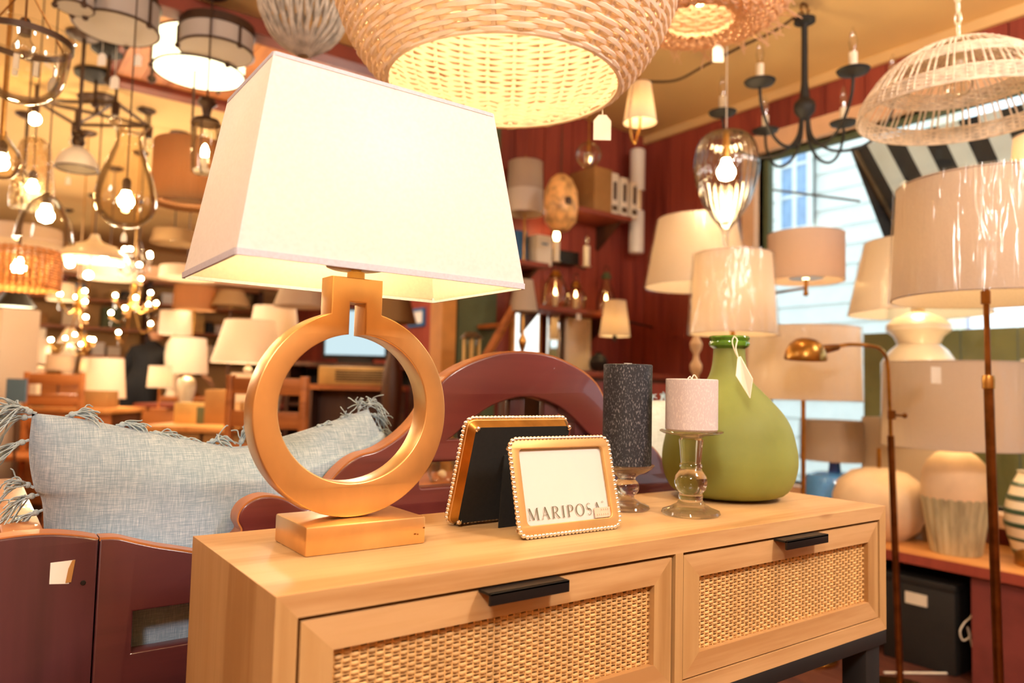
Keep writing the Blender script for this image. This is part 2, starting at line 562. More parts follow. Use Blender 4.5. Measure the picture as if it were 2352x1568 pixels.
    def mesh(s, name, mats, smooth=35):
        me = bpy.data.meshes.new(name)
        me.from_pydata(s.v, [], s.f)
        bm = bmesh.new()
        bm.from_mesh(me)
        bmesh.ops.remove_doubles(bm, verts=bm.verts, dist=1e-6)
        bmesh.ops.recalc_face_normals(bm, faces=bm.faces)
        bm.to_mesh(me)
        bm.free()
        for m in (mats if isinstance(mats, (list, tuple)) else [mats]):
            me.materials.append(m)
        if len(me.polygons) == len(s.mi):
            me.polygons.foreach_set('material_index', s.mi)
        if smooth:
            me.polygons.foreach_set('use_smooth', [True] * len(me.polygons))
            me.set_sharp_from_angle(angle=math.radians(smooth))
        me.update()
        return me

    def obj(s, name, mats, parent=None, smooth=35, loc=None):
        return link(name, s.mesh(name, mats, smooth), parent, loc)


def link(name, me, parent=None, loc=None):
    o = bpy.data.objects.new(name, me)
    COL.objects.link(o)
    if parent is not None:
        o.parent = parent
    if loc is not None:
        o.location = loc
    return o


def tag(o, label=None, cat=None, group=None, kind=None):
    if label:
        o['label'] = label
    if cat:
        o['category'] = cat
    if group:
        o['group'] = group
    if kind:
        o['kind'] = kind
    return o


def thing(name, label, cat, loc=(0, 0, 0), rz=0.0, group=None):
    o = bpy.data.objects.new(name, None)
    o.empty_display_size = 0.05
    COL.objects.link(o)
    o.location = loc
    o.rotation_euler = (0, 0, rz)
    return tag(o, label, cat, group)


def plate(outer, holes, th, bevel=0.0, bseg=2):
    """2-D outline (x, z) with holes made into a slab from y=0 to y=th, edges rounded; returns a mesh."""
    cu = bpy.data.curves.new('outline', 'CURVE')
    cu.dimensions = '2D'
    cu.fill_mode = 'BOTH'
    cu.extrude = th / 2 - bevel
    cu.bevel_depth = bevel
    cu.bevel_resolution = bseg
    cu.offset = -bevel
    for lp in [outer] + list(holes):
        sp = cu.splines.new('POLY')
        sp.points.add(len(lp) - 1)
        for i, (x, z) in enumerate(lp):
            sp.points[i].co = (x, z, 0, 1)
        sp.use_cyclic_u = True
    ob = bpy.data.objects.new('outline', cu)
    COL.objects.link(ob)
    bpy.context.view_layer.update()
    me = bpy.data.meshes.new_from_object(ob.evaluated_get(bpy.context.evaluated_depsgraph_get()))
    bpy.data.objects.remove(ob)
    bpy.data.curves.remove(cu)
    for q in me.vertices:
        x, z, y = q.co
        q.co = (x, th / 2 - y, z)
    bm = bmesh.new()
    bm.from_mesh(me)
    bmesh.ops.remove_doubles(bm, verts=bm.verts, dist=1e-6)
    bmesh.ops.recalc_face_normals(bm, faces=bm.faces)
    bm.to_mesh(me)
    bm.free()
    me.materials.clear()
    me.polygons.foreach_set('use_smooth', [True] * len(me.polygons))
    me.set_sharp_from_angle(angle=math.radians(40))
    return me


def plate_obj(name, outer, holes, th, m, parent=None, loc=None, bevel=0.0):
    me = plate(outer, holes, th, bevel)
    me.name = name
    me.materials.append(m)
    return link(name, me, parent, loc)


def smooth_line(pts, n=8, closed=False):
    """Catmull-Rom through the given points."""
    P = [Vector(p) for p in pts]
    out = []
    m = len(P)
    for i in range(m if closed else m - 1):
        p0 = P[(i - 1) % m] if (closed or i > 0) else P[0]
        p1, p2 = P[i], P[(i + 1) % m]
        p3 = P[(i + 2) % m] if (closed or i < m - 2) else P[-1]
        for k in range(n):
            t = k / n
            out.append(0.5 * ((2 * p1) + (-p0 + p2) * t + (2 * p0 - 5 * p1 + 4 * p2 - p3) * t * t + (-p0 + 3 * p1 - 3 * p2 + p3) * t ** 3))
    if not closed:
        out.append(P[-1])
    return out


def circ(cx, cz, r, a0=0, a1=360, n=48, rz=None):
    rz = rz or r
    return [(cx + r * math.cos(math.radians(a0 + (a1 - a0) * i / n)), cz + rz * math.sin(math.radians(a0 + (a1 - a0) * i / n))) for i in range(n + 1)]


def price_tag(label, top, ln, w=0.028, h=0.048, turn=0.0, cat='tag', lean=0.0):
    """paper tag on a string; TOP is where the string is tied"""
    t = thing('price_tag', label, cat, top, turn, 'price tags')
    MB().tube([(0, 0, 0), (lean * .5, .002, -ln * .5), (lean, 0, -ln)], 0.0009, 5).obj('string', MT['string'], t)
    pts = [(lean - w / 2, 0, -ln - h), (lean + w / 2, 0, -ln - h), (lean + w / 2, 0, -ln - .012), (lean + w * .22, 0, -ln), (lean - w * .22, 0, -ln), (lean - w / 2, 0, -ln - .012)]
    MB().prism(pts, (0, 0.0008, 0)).obj('paper', MT['tag'], t, smooth=0)
    MB().lathe([(.0016, -.0002), (.0034, -.0002), (.0034, .0003), (.0016, .0003)], 12, closed=True).obj('eyelet', MT['tag'], t, loc=(lean, 0, -ln - .006)).rotation_euler = (PI / 2, 0, 0)
    return t


# ------------------------------------------------------------------ room
FZ, CZ = 0.0, 2.5                    # floor, ceiling
ZC = 0.78                            # console top
XR, YB, YF, XL, YN = 3.04, 2.5, 9.2, -2.6, -3.0


def struct(name, mb, m, smooth=0, parent=None):
    o = mb.obj(name, m, parent, smooth)
    if parent is None:
        o['kind'] = 'structure'
    return o


flo = struct('floor', MB().box(XL, YN, -0.08, XR + .12, YF, -0.012), MT['dark_wood'])
for i in range(44):                  # floor boards, joints recessed
    x0 = XL + i * 0.13
    if x0 + .13 > XR:
        break
    MB().box(x0 + .0015, YN, -.012, x0 + .1285, YF, 0).obj('floor_board', MT['floor'], flo, 0)
struct('ceiling', MB().box(XL, YN, CZ, XR + .12, YF, CZ + 0.1), MT['ceiling'])
# window wall: opening y from WY0 to WY1, z from WZ0 to WZ1
WY0, WY1, WZ0, WZ1 = -1.6, 1.70, 0.52, 2.2
wr = struct('wall_right', MB().box(XR + .012, YN, 0, XR + .12, WY0, CZ).box(XR + .012, WY1, 0, XR + .12, YF, CZ)
            .box(XR + .012, WY0, WZ1, XR + .12, WY1, CZ).box(XR + .012, WY0, 0, XR + .12, WY1, WZ0), MT['beam_red'])
y = WY0 - .9
k = 0
while y < YF - .12:                  # upright boards with open grooves
    w = 0.098
    z1 = CZ - .045
    for (a, b) in (((0.0, z1),) if (y + w < WY0 - .03 or y > WY1 + .07) else ((WZ1 + .09, z1), (0.0, WZ0 - .03))):
        MB().box(XR - (.002 if k % 2 else 0), y + .002, a, XR + .012, y + w - .002, b).obj('wall_board', MT['wall_red'], wr, 0)
    y += w
    k += 1
struct('trim_1', MB().box(XR - .022, YN, CZ - .045, XR + .004, YF, CZ - .0), MT['ceiling'])
wb = struct('wall_back', MB().box(1.95, YB + .012, 0, XR, YB + .1, CZ), MT['beam_red'])
x = 1.95
k = 0
while x < XR - .02:
    MB().box(x + .002, YB - (.002 if k % 2 else 0), 0, min(x + .1, XR) - .002, YB + .012, CZ - .002).obj('wall_board', MT['wall_red'], wb, 0)
    x += .1
    k += 1
struct('wall_far', MB().box(XL, YF, 0, XR + .12, YF + .1, CZ), MT['wall_tan'])
struct('wall_left', MB().box(XL - .1, YN, 0, XL, YF, CZ), MT['wall_tan'])
struct('wall_near', MB().box(XL, YN - .1, 0, XR + .12, YN, CZ), MT['wall_tan'])
# posts at the end of the partition
struct('trim_2', MB().box(1.60, 2.44, 0, 1.68, 2.56, CZ - .002, bev=.004), MT['trim_ochre'])
struct('trim_3', MB().box(1.70, 2.46, 0, 1.93, 2.60, CZ - .002), MT['sage'])

# the big shop window
win = struct('window_1', MB().box(XR - .03, WY1, WZ0 - .06, XR + .13, WY1 + .075, WZ1 + .09)
             .box(XR - .03, WY0 - .075, WZ0 - .06, XR + .13, WY0, WZ1 + .09)
             .box(XR - .03, WY0, WZ1, XR + .13, WY1, WZ1 + .09), MT['trim_pale'])
MB().box(XR - .10, WY0 - .1, WZ0 - .05, XR + .13, WY1 + .1, WZ0).obj('window_sill', MT['trim_pale'], win, 0)
MB().box(XR + .05, WY1 - .03, WZ0, XR + .09, WY1, WZ1).box(XR + .05, WY0, WZ0, XR + .09, WY0 + .03, WZ1).box(XR + .05, WY0, WZ1 - .025, XR + .09, WY1, WZ1).obj('window_frame', MT['sage'], win, 0)
MB().box(XR + .066, WY0 + .03, WZ0, XR + .070, WY1 - .03, WZ1 - .025).obj('pane', MT['window_pane'], win, 0)

# planked ceiling bay between red beams
pb = struct('ceiling_panel', MB().box(.25, 2.60, CZ - .03, 1.60, 3.5, CZ - .002), MT['beam_red'])
for i in range(11):
    MB().box(.28 + i * .117 + .002, 2.66, CZ - .042, .28 + (i + 1) * .117 - .002, 3.45, CZ - .03).obj('ceiling_plank', MT['plank'], pb, 0)
for nm, y0 in (('ceiling_beam_near', 2.50), ('ceiling_beam_far', 3.46)):
    struct('trim_%d' % (4 if 'near' in nm else 5), MB().box(.25, y0, CZ - .07, 1.75, y0 + .1, CZ - .002, bev=.004), MT['beam_red'])

# outdoors
struct('street', MB().box(XR + .12, -8, -.15, 30, 30, -.02), MT['street'])
nb = tag(MB().box(7.0, 2.55, -.02, 7.3, 12, 6.5).obj('neighbour_house', MT['house_white'], None, 0),
         'white clapboard house across the street, seen through the shop window', 'house')
for i in range(26):
    MB().prism([(6.965, 2.55, 0.1 + i * .2), (7.0, 2.55, .1 + i * .2), (7.0, 2.55, .3 + i * .2), (6.985, 2.55, .3 + i * .2)], (0, 9, 0)).obj('clapboard', MT['house_white'], nb, 0)
MB().box(6.95, 2.45, -.02, 7.3, 2.6, 6.5).obj('corner_board', MT['house_cream'], nb, 0)
p0 = on(1868, 515, 0, 6.93)
p1 = on(1786, 350, 0, 6.93)
ya, yb_, za, zb = p0.y, p1.y, p0.z, p1.z + .5
hw = MB().box(6.90, ya, za, 6.96, ya + .06, zb).box(6.90, yb_ - .06, za, 6.96, yb_, zb).box(6.90, ya, za - .07, 6.96, yb_, za).box(6.90, ya, zb, 6.96, yb_, zb + .07)
hw.box(6.915, (ya + yb_) / 2 - .025, za, 6.955, (ya + yb_) / 2 + .025, zb)
for q in (1, 2, 3):
    hw.box(6.92, ya, za + (zb - za) * q / 4 - .015, 6.95, yb_, za + (zb - za) * q / 4 + .015)
hwo = hw.obj('window', MT['house_white'], nb, 0)
MB().box(6.93, ya, za, 6.96, yb_, zb).obj('pane', MT['sky_glass'], hwo, 0)
# dark side of the porch below and a second house farther off
pl = on(2010, 520, 0, 9.0)
tag(MB().prism([(9, pl.y - .9, -.02), (9, pl.y + .55, -.02), (9, pl.y + .55, pl.z - .2), (9, pl.y + .2, pl.z + .45), (9, pl.y - .5, pl.z + .5), (9, pl.y - .9, pl.z)], (.5, 0, 0)).obj('garden_shed', MT['lilac'], None, 0),
    'lilac-grey gabled building beyond the awning outside', 'building')
ol = thing('garden_fence', 'olive painted board fence standing outside the shop window', 'fence', (3.75, 0, -.02))
a0 = on(2062, 780, 0, 3.75)
a1 = on(1982, 780, 0, 3.75)
yy = a1.y
k = 0
while yy > -1.4:
    MB().box(0, yy - .245, 0, .03, yy - .003, a0.z + .04 + .02, bev=0).obj('board', MT['olive'], ol, 0)
    yy -= .25
MB().box(.03, -1.4, .3, .06, a1.y, .38).box(.03, -1.4, .95, .06, a1.y, 1.03).obj('rail', MT['olive'], ol, 0)

# awning
aw = thing('striped_awning', 'black and white striped canvas awning outside the shop window', 'awning', (0, 0, 0))
ax0, az0, ax1, az1 = 3.14, 2.14, 3.56, 1.815
yy = 1.25
k = 0
while yy > -1.6:
    y2 = yy - .08
    MB()._add([(ax0, yy, az0), (ax1, yy, az1), (ax1 + .004, yy, az1 - .125), (ax0, y2, az0), (ax1, y2, az1), (ax1 + .004, y2, az1 - .125),
               (ax0, yy, az0 + .004), (ax1 + .003, yy, az1 + .004), (ax1 + .008, yy, az1 - .125), (ax0, y2, az0 + .004), (ax1 + .003, y2, az1 + .004), (ax1 + .008, y2, az1 - .125)],
              [(0, 1, 4, 3), (1, 2, 5, 4), (6, 9, 10, 7), (7, 10, 11, 8), (0, 6, 7, 1), (1, 7, 8, 2), (3, 4, 10, 9), (4, 5, 11, 10), (0, 3, 9, 6), (2, 8, 11, 5)]).obj(
        'awning_stripe', MT['awning_black'] if k % 2 == 0 else MT['awning_white'], aw, 0)
    yy = y2
    k += 1
MB().tube([on(1745, 432, 0, 3.25), on(1870, 448, 0, 3.25), on(1975, 462, 0, 3.25)], .006, 6).obj('awning_rod', MT['iron_grey'], aw)
MB().prism([(ax0, 1.25, az0), (ax1, 1.25, az1), (ax1, 1.25, az1 - .12), (ax1 - .06, 1.25, az1 - .12)], (0, .004, 0)).obj('end_flap', MT['awning_black'], aw, 0)
MB().tube([(ax0, 1.23, az0 - .01), (ax1 - .01, 1.23, az1 - .01)], .012, 8).tube([(ax1 - .01, 1.25, az1 - .01), (ax1 - .01, -1.6, az1 - .01)], .012, 8).obj('awning_frame', MT['iron_grey'], aw)

# ------------------------------------------------------------------ console cabinet
cb = thing('console_cabinet', 'light oak console with two cane-fronted drawers on black legs', 'cabinet', (0, 0, 0))
CD, CH, T = 0.286, 0.197, 0.0205
zt, zb = ZC, ZC - CH
pts = [(0, 0, zt), (0, 0, zt - T), (T, 0, zt - T)]
MB().prism([(0, 0, zt), (1, 0, zt), (1 - .0197, 0, zt - T), (.0197, 0, zt - T)], (0, CD, 0)).obj('top_board', MT['oak'], cb, 0)
MB().prism([(0, 0, zt), (.0197, 0, zt - T), (.0197, 0, zb + T), (0, 0, zb)], (0, CD, 0)).obj('side_board', MT['oak_up'], cb, 0)
MB().prism([(1, 0, zt), (1, 0, zb), (.9803, 0, zb + T), (.9803, 0, zt - T)], (0, CD, 0)).obj('side_board', MT['oak_up'], cb, 0)
MB().prism([(0, 0, zb), (.0197, 0, zb + T), (.9803, 0, zb + T), (1, 0, zb)], (0, CD, 0)).obj('bottom_board', MT['oak'], cb, 0)
MB().box(.494, 0, zb + T, .508, CD, zt - T).obj('divider', MT['oak_up'], cb, 0)
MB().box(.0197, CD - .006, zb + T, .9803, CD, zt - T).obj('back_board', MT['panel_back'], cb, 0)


def drawer(x0, x1, hx0, hx1):
    z0, z1 = ZC - .1745, ZC - .0245
    ix0, ix1, iz0, iz1 = x0 + .030, x1 - .030, ZC - .1472, ZC - .0535
    d = MB().box(x0, .0015, z0, x1, .0015, z1)
    d = link('drawer', bpy.data.meshes.new('drawer'), cb)
    bpy.data.objects.remove(d)
    d = MB().box(x0 + .004, .020, z0 + .004, x1 - .004, CD - .012, z1 - .02).obj('drawer', MT['oak'], cb, 0)
    fr = .018
    tp = .0015
    # mitred frame rails
    MB().prism([(x0, tp, z1), (x1, tp, z1), (ix1, tp, iz1), (ix0, tp, iz1)], (0, fr, 0)).obj('frame_rail', MT['oak'], d, 0)
    MB().prism([(x0, tp, z0), (ix0, tp, iz0), (ix1, tp, iz0), (x1, tp, z0)], (0, fr, 0)).obj('frame_rail', MT['oak'], d, 0)
    MB().prism([(x0, tp, z0), (x0, tp, z1), (ix0, tp, iz1), (ix0, tp, iz0)], (0, fr, 0)).obj('frame_stile', MT['oak_up'], d, 0)
    MB().prism([(x1, tp, z0), (ix1, tp, iz0), (ix1, tp, iz1), (x1, tp, z1)], (0, fr, 0)).obj('frame_stile', MT['oak_up'], d, 0)
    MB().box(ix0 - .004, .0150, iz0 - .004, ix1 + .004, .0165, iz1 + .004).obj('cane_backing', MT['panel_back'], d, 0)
    # cane: flat horizontal strands over and under thin upright stakes
    yc = .0105
    sp, rh = .0082, .00405
    ns = int((ix1 - ix0) / sp)
    nr = int((iz1 - iz0) / rh)
    me2 = []
    for par in (0, 1, 2, 3):
        r_ = random.Random(par)
        v, f = [], []
        n = ns * 4
        for i in range(n + 1):
            xx = i * sp / 4
            ph = math.sin(PI * (xx / sp - .5) + (par % 2) * PI)
            dy = -.0013 * math.copysign(abs(ph) ** .6, ph) + r_.uniform(-.0001, .0001)
            h = rh * .52 * (1.0 - .22 * (1 - abs(ph)) + r_.uniform(-.04, .04))
            jz = r_.uniform(-.00012, .00012)
            for (a, b) in ((-.0006, -.7), (-.0011, 0), (-.0006, .7), (.0003, 1), (.0003, -1)):
                v.append((xx, dy + a, b * h + jz))
        for i in range(n):
            for k in range(5):
                f.append((i * 5 + k, i * 5 + (k + 1) % 5, (i + 1) * 5 + (k + 1) % 5, (i + 1) * 5 + k))
        m_ = MB()
        m_._add(v, f)
        me2.append(m_.mesh('cane_strand', MT['cane'], 60))
    sc = (ix1 - ix0) / (ns * sp)
    for j in range(nr):
        o = link('cane_strand', me2[(j % 2) + 2 * (rnd.random() < .5)], d, (ix0, yc, iz0 + rh * (j + .5)))
        o.scale = (sc, 1, (iz1 - iz0) / (nr * rh))
    ms = MB().tube([(0, 0, iz0), (0, 0, iz1)], .0011, 5).mesh('cane_stake', MT['cane_light'])
    for i in range(ns):
        link('cane_stake', ms, d, (ix0 + (i + .5) * sp * sc, yc, 0))
    # black pull: a plate over the front edge with a turned-down lip
    MB().box(hx0, -.020, ZC - .0252, hx1, .0015, ZC - .0222, bev=.0006).box(hx0, -.020, ZC - .0345, hx1, -.0165, ZC - .0222, bev=.0006).obj('handle', MT['black_metal'], d)


drawer(.0235, .4885, .2045, .3060)
drawer(.5105, .9775, .6965, .7985)
MB().box(.0, .0, zb - .022, 1.0, .02, zb, bev=.001).box(0, CD - .02, zb - .022, 1.0, CD, zb, bev=.001).box(0, .02, zb - .022, .02, CD - .02, zb).box(.98, .02, zb - .022, 1.0, CD - .02, zb).obj('base_frame', MT['black_matt'], cb)
for lx in (.012, .947):
    for ly in (.005, CD - .046):
        MB().box(lx, ly, 0, lx + .041, ly + .041, zb - .022, bev=.002).obj('leg', MT['black_matt'], cb)

# ------------------------------------------------------------------ gold ring lamp
gl = thing('ring_table_lamp', 'lit gold ring table lamp with white rectangular shade, standing on the oak console', 'lamp', (.1345, .165, ZC))


def gx(x):
    return x - .1345


MB().box(gx(.0705), -.0440, 0, gx(.2105), .0510, .0305, bev=.0022).obj('base_block', MT['gold'], gl)
R_, rx_, rz_ = .1148, .0886, .0828
a_n = math.degrees(math.asin(-(.0305) / R_))
zc_, zi_ = .1462, .1515
nx0, nx1, ntop = gx(.1003), gx(.1615), .2975
sx0, sx1, stop_ = gx(.1222), gx(.1412), .2698
outer = [p for p in circ(0, zc_, R_, 90 - math.degrees(math.asin(nx1 / R_)), -270 + math.degrees(math.asin(-nx0 / R_)), 110)]
outer = outer + [(nx0, ntop), (nx1, ntop)]
inner = []
ia = math.degrees(math.asin(sx1 / rx_))
ib = math.degrees(math.asin(-sx0 / rx_))
inner = circ(0, zi_, rx_, 90 - ia, -270 + ib, 96, rz_)
inner = inner + [(sx0, stop_), (sx1, stop_)]
ring = plate_obj('ring_body', outer, [inner], .032, MT['gold'], gl, (0, -.0155, 0), bevel=.0016)
MB().lathe([(.010, .2975), (.010, .306), (.006, .307), (.006, .33), (.014, .332), (.014, .375), (.011, .378)], 20).obj('socket', MT['brass'], gl)
MB().lathe([(.0, .3080), (.030, .3095), (.034, .3110), (.030, .3115), (0, .3100)], 28).obj('harp_saddle', MT['brass'], gl)
MB().lathe([(.011, .378), (.013, .39), (.024, .412), (.028, .432), (.024, .452), (.012, .463), (0, .465)], 20).obj('bulb', MT['bulb_hot'], gl)
MB().tube([(-.018, 0, .311), (-.034, 0, .36), (-.036, 0, .43), (-.022, 0, .485), (0, 0, .500), (.022, 0, .485), (.036, 0, .43), (.034, 0, .36), (.018, 0, .311)], .0014, 6).obj('harp', MT['brass'], gl)
MB().lathe([(0, .5), (.006, .502), (.004, .508), (.0055, .516), (0, .522)], 14).obj('finial', MT['brass'], gl)
# rectangular tapered shade
S0, S1 = (.1655, .1060, .2955), (.1315, .0820, .5030)      # half width, half depth, height above the console


def quad(hx, hy, z):
    return [(-hx, -hy, z), (hx, -hy, z), (hx, hy, z), (-hx, hy, z)]


shx, shy = gx(.1390), .0095


def frustum(a, b, th):
    o_ = quad(*a) + quad(*b)
    i_ = quad(a[0] - th, a[1] - th, a[2]) + quad(b[0] - th, b[1] - th, b[2])
    return o_, i_


oo, ii = frustum(S0, S1, .0012)
m_ = MB()
m_._add(oo, [(i, (i + 1) % 4, 4 + (i + 1) % 4, 4 + i) for i in range(4)])
sh = m_.obj('lamp_shade', MT['shade_main'], gl, 0, loc=(shx, shy, 0))
m_ = MB()
m_._add(ii, [(4 + i, 4 + (i + 1) % 4, (i + 1) % 4, i) for i in range(4)])
m_.obj('shade_lining', MT['shade_lining'], sh, 0)


def rim(z, hx, hy, w, h):
    m = MB()
    r = .004
    pts = []
    for (cx, cy, a) in ((hx - r, hy - r, 0), (-hx + r, hy - r, 90), (-hx + r, -hy + r, 180), (hx - r, -hy + r, 270)):
        for q in range(4):
            an = math.radians(a + q * 30)
            pts.append((cx + r * math.cos(an), cy + r * math.sin(an), z))
    n = len(pts)
    v = []
    for (dx, dz) in ((0, -h / 2), (w, -h / 2), (w, h / 2), (0, h / 2)):
        for p in pts:
            s_ = 1 + dx / hx
            v.append((p[0] * s_, p[1] * (1 + dx / hy), p[2] + dz))
    f = []
    for k in range(4):
        for i in range(n):
            f.append((k * n + i, k * n + (i + 1) % n, ((k + 1) % 4) * n + (i + 1) % n, ((k + 1) % 4) * n + i))
    m._add(v, f)
    return m


rim(.2975, S0[0] - .0015, S0[1] - .0015, .0028, .0065).obj('bottom_hem', MT['hem'], sh, 30)
rim(.5015, S1[0] - .0015, S1[1] - .0015, .0026, .0040).obj('top_hem', MT['hem'], sh, 30)
for an in (0, 90):
    hx = S1[0] if an == 0 else S1[1]
    MB().tube([(-hx if an == 0 else 0, 0 if an == 0 else -hx, .4985), (0, 0, .4985), (hx if an == 0 else 0, 0 if an == 0 else hx, .4985)], .0012, 5).obj('shade_spider', MT['brass'], sh)
lamp_light('ring_lamp_bulb_light', (.1345, .165, ZC + .435), 10, .028, (1, .94, .87))
MB().box(gx(.196), -.04445, .011, gx(.1985), -.0440, .0125).box(gx(.2), -.04445, .0105, gx(.2015), -.0440, .0118).box(gx(.2075), -.0444, .017, gx(.2095), -.0440, .0185).obj('scuff_mark', MT['brass_dark'], gl, 0)

# ------------------------------------------------------------------ beaded picture frames
BEAD = MB().ball((0, 0, 0), .0031, 10, 7).mesh('bead', MT['silver_bead'], 0)
BEAD.polygons.foreach_set('use_smooth', [True] * len(BEAD.polygons))


def rounded(x0, z0, x1, z1, r, n=5):
    out = []
    for (cx, cz, a) in ((x1 - r, z1 - r, 0), (x0 + r, z1 - r, 90), (x0 + r, z0 + r, 180), (x1 - r, z0 + r, 270)):
        out += [(cx + r * math.cos(math.radians(a + 90 * q / n)), cz + r * math.sin(math.radians(a + 90 * q / n))) for q in range(n + 1)]
    return out


def along(loop, step):
    P = [Vector((p[0], 0, p[1])) for p in loop]
    P.append(P[0])
    L = sum((P[i + 1] - P[i]).length for i in range(len(P) - 1))
    n = int(round(L / step))
    out, d, i, acc = [], L / n, 0, 0.0
    for k in range(n):
        s_ = k * d
        while acc + (P[i + 1] - P[i]).length < s_:
            acc += (P[i + 1] - P[i]).length
            i += 1
        seg = (P[i + 1] - P[i]).length
        out.append(P[i].lerp(P[i + 1], (s_ - acc) / seg))
    return out


def picture_frame(label, loc, rz, tilt, w, h, th, border, easel):
    """stands on its lower edge; local +y is the back, the front leans back by TILT"""
    t = thing('picture_frame', label, 'picture frame', loc, rz, None)
    t.rotation_euler = (-tilt, 0, rz)
    x0, x1 = 0, w
    lp = rounded(x0 + .0031, .0031, x1 - .0031, h - .0031, .012)
    for p in along(lp, .0058):
        link('bead', BEAD, t, tuple(p))
    body = plate_obj('frame_face', rounded(.004, .004, w - .004, h - .004, .010), [rounded(border, border, w - border, h - border, .006)], .007, MT['gold_frame'], t, (0, -.0015, 0), bevel=.0007)
    # sides that draw in towards the back
    a_ = rounded(.003, .003, w - .003, h - .003, .011)
    b_ = rounded(.010, .010, w - .010, h - .010, .008)
    n = len(a_)
    m = MB()
    m._add([(p[0], .002, p[1]) for p in a_] + [(p[0], th, p[1]) for p in b_], [(i, (i + 1) % n, n + (i + 1) % n, n + i) for i in range(n)])
    m.obj('frame_side', MT['brass'], t)
    plate_obj('back_board', b_, [], .0015, MT['velvet'], t, (0, th - .001, 0))
    plate_obj('card', rounded(border - .003, border - .003, w - border + .003, h - border + .003, .004), [], .0008, MT['paper'], t, (0, .0040, 0))
    plate_obj('front_glass', rounded(border - .003, border - .003, w - border + .003, h - border + .003, .004), [], .0006, MT['pane_glass'], t, (0, .0030, 0))
    for (cx, cz) in ((.012, .012), (w - .012, .012), (.012, h - .012), (w - .012, h - .012)):
        MB().lathe([(0, 0), (.0034, 0), (.0036, .0016), (.0022, .0028), (0, .003)], 10).obj('corner_stud', MT['silver_bead'], t, loc=(cx, th, cz)).rotation_euler = (-PI / 2, 0, 0)
    ex, ew, et, ey = easel         # centre, width, height up the back, distance of the foot behind the frame
    m = MB()
    # the strut hangs from the back and reaches the table: local foot position
    c_, s_ = math.cos(tilt), math.sin(tilt)
    # a point (y_h, 0) on the table in world directions -> local
    fy, fz = c_ * ey, s_ * ey
    m.prism([(ex - ew * .32, th + .001, et), (ex + ew * .32, th + .001, et), (ex + ew * .5, fy, fz), (ex - ew * .5, fy, fz)], (0, .0022, 0))
    m.obj('easel_strut', MT['velvet'], t, 0)
    return t


MT['pane_glass'] = thin_glass('picture_glass', (1, 1, 1), 0.03, edge=.8)
tl = math.atan2(.030, .1176)
ff = picture_frame('small gold photo frame with silver beaded edge and a lettered white card', (.3095, .0768, ZC + .0002), -.02, tl, .1665, .1225, .013, .0155, (.083, .05, .09, .055))

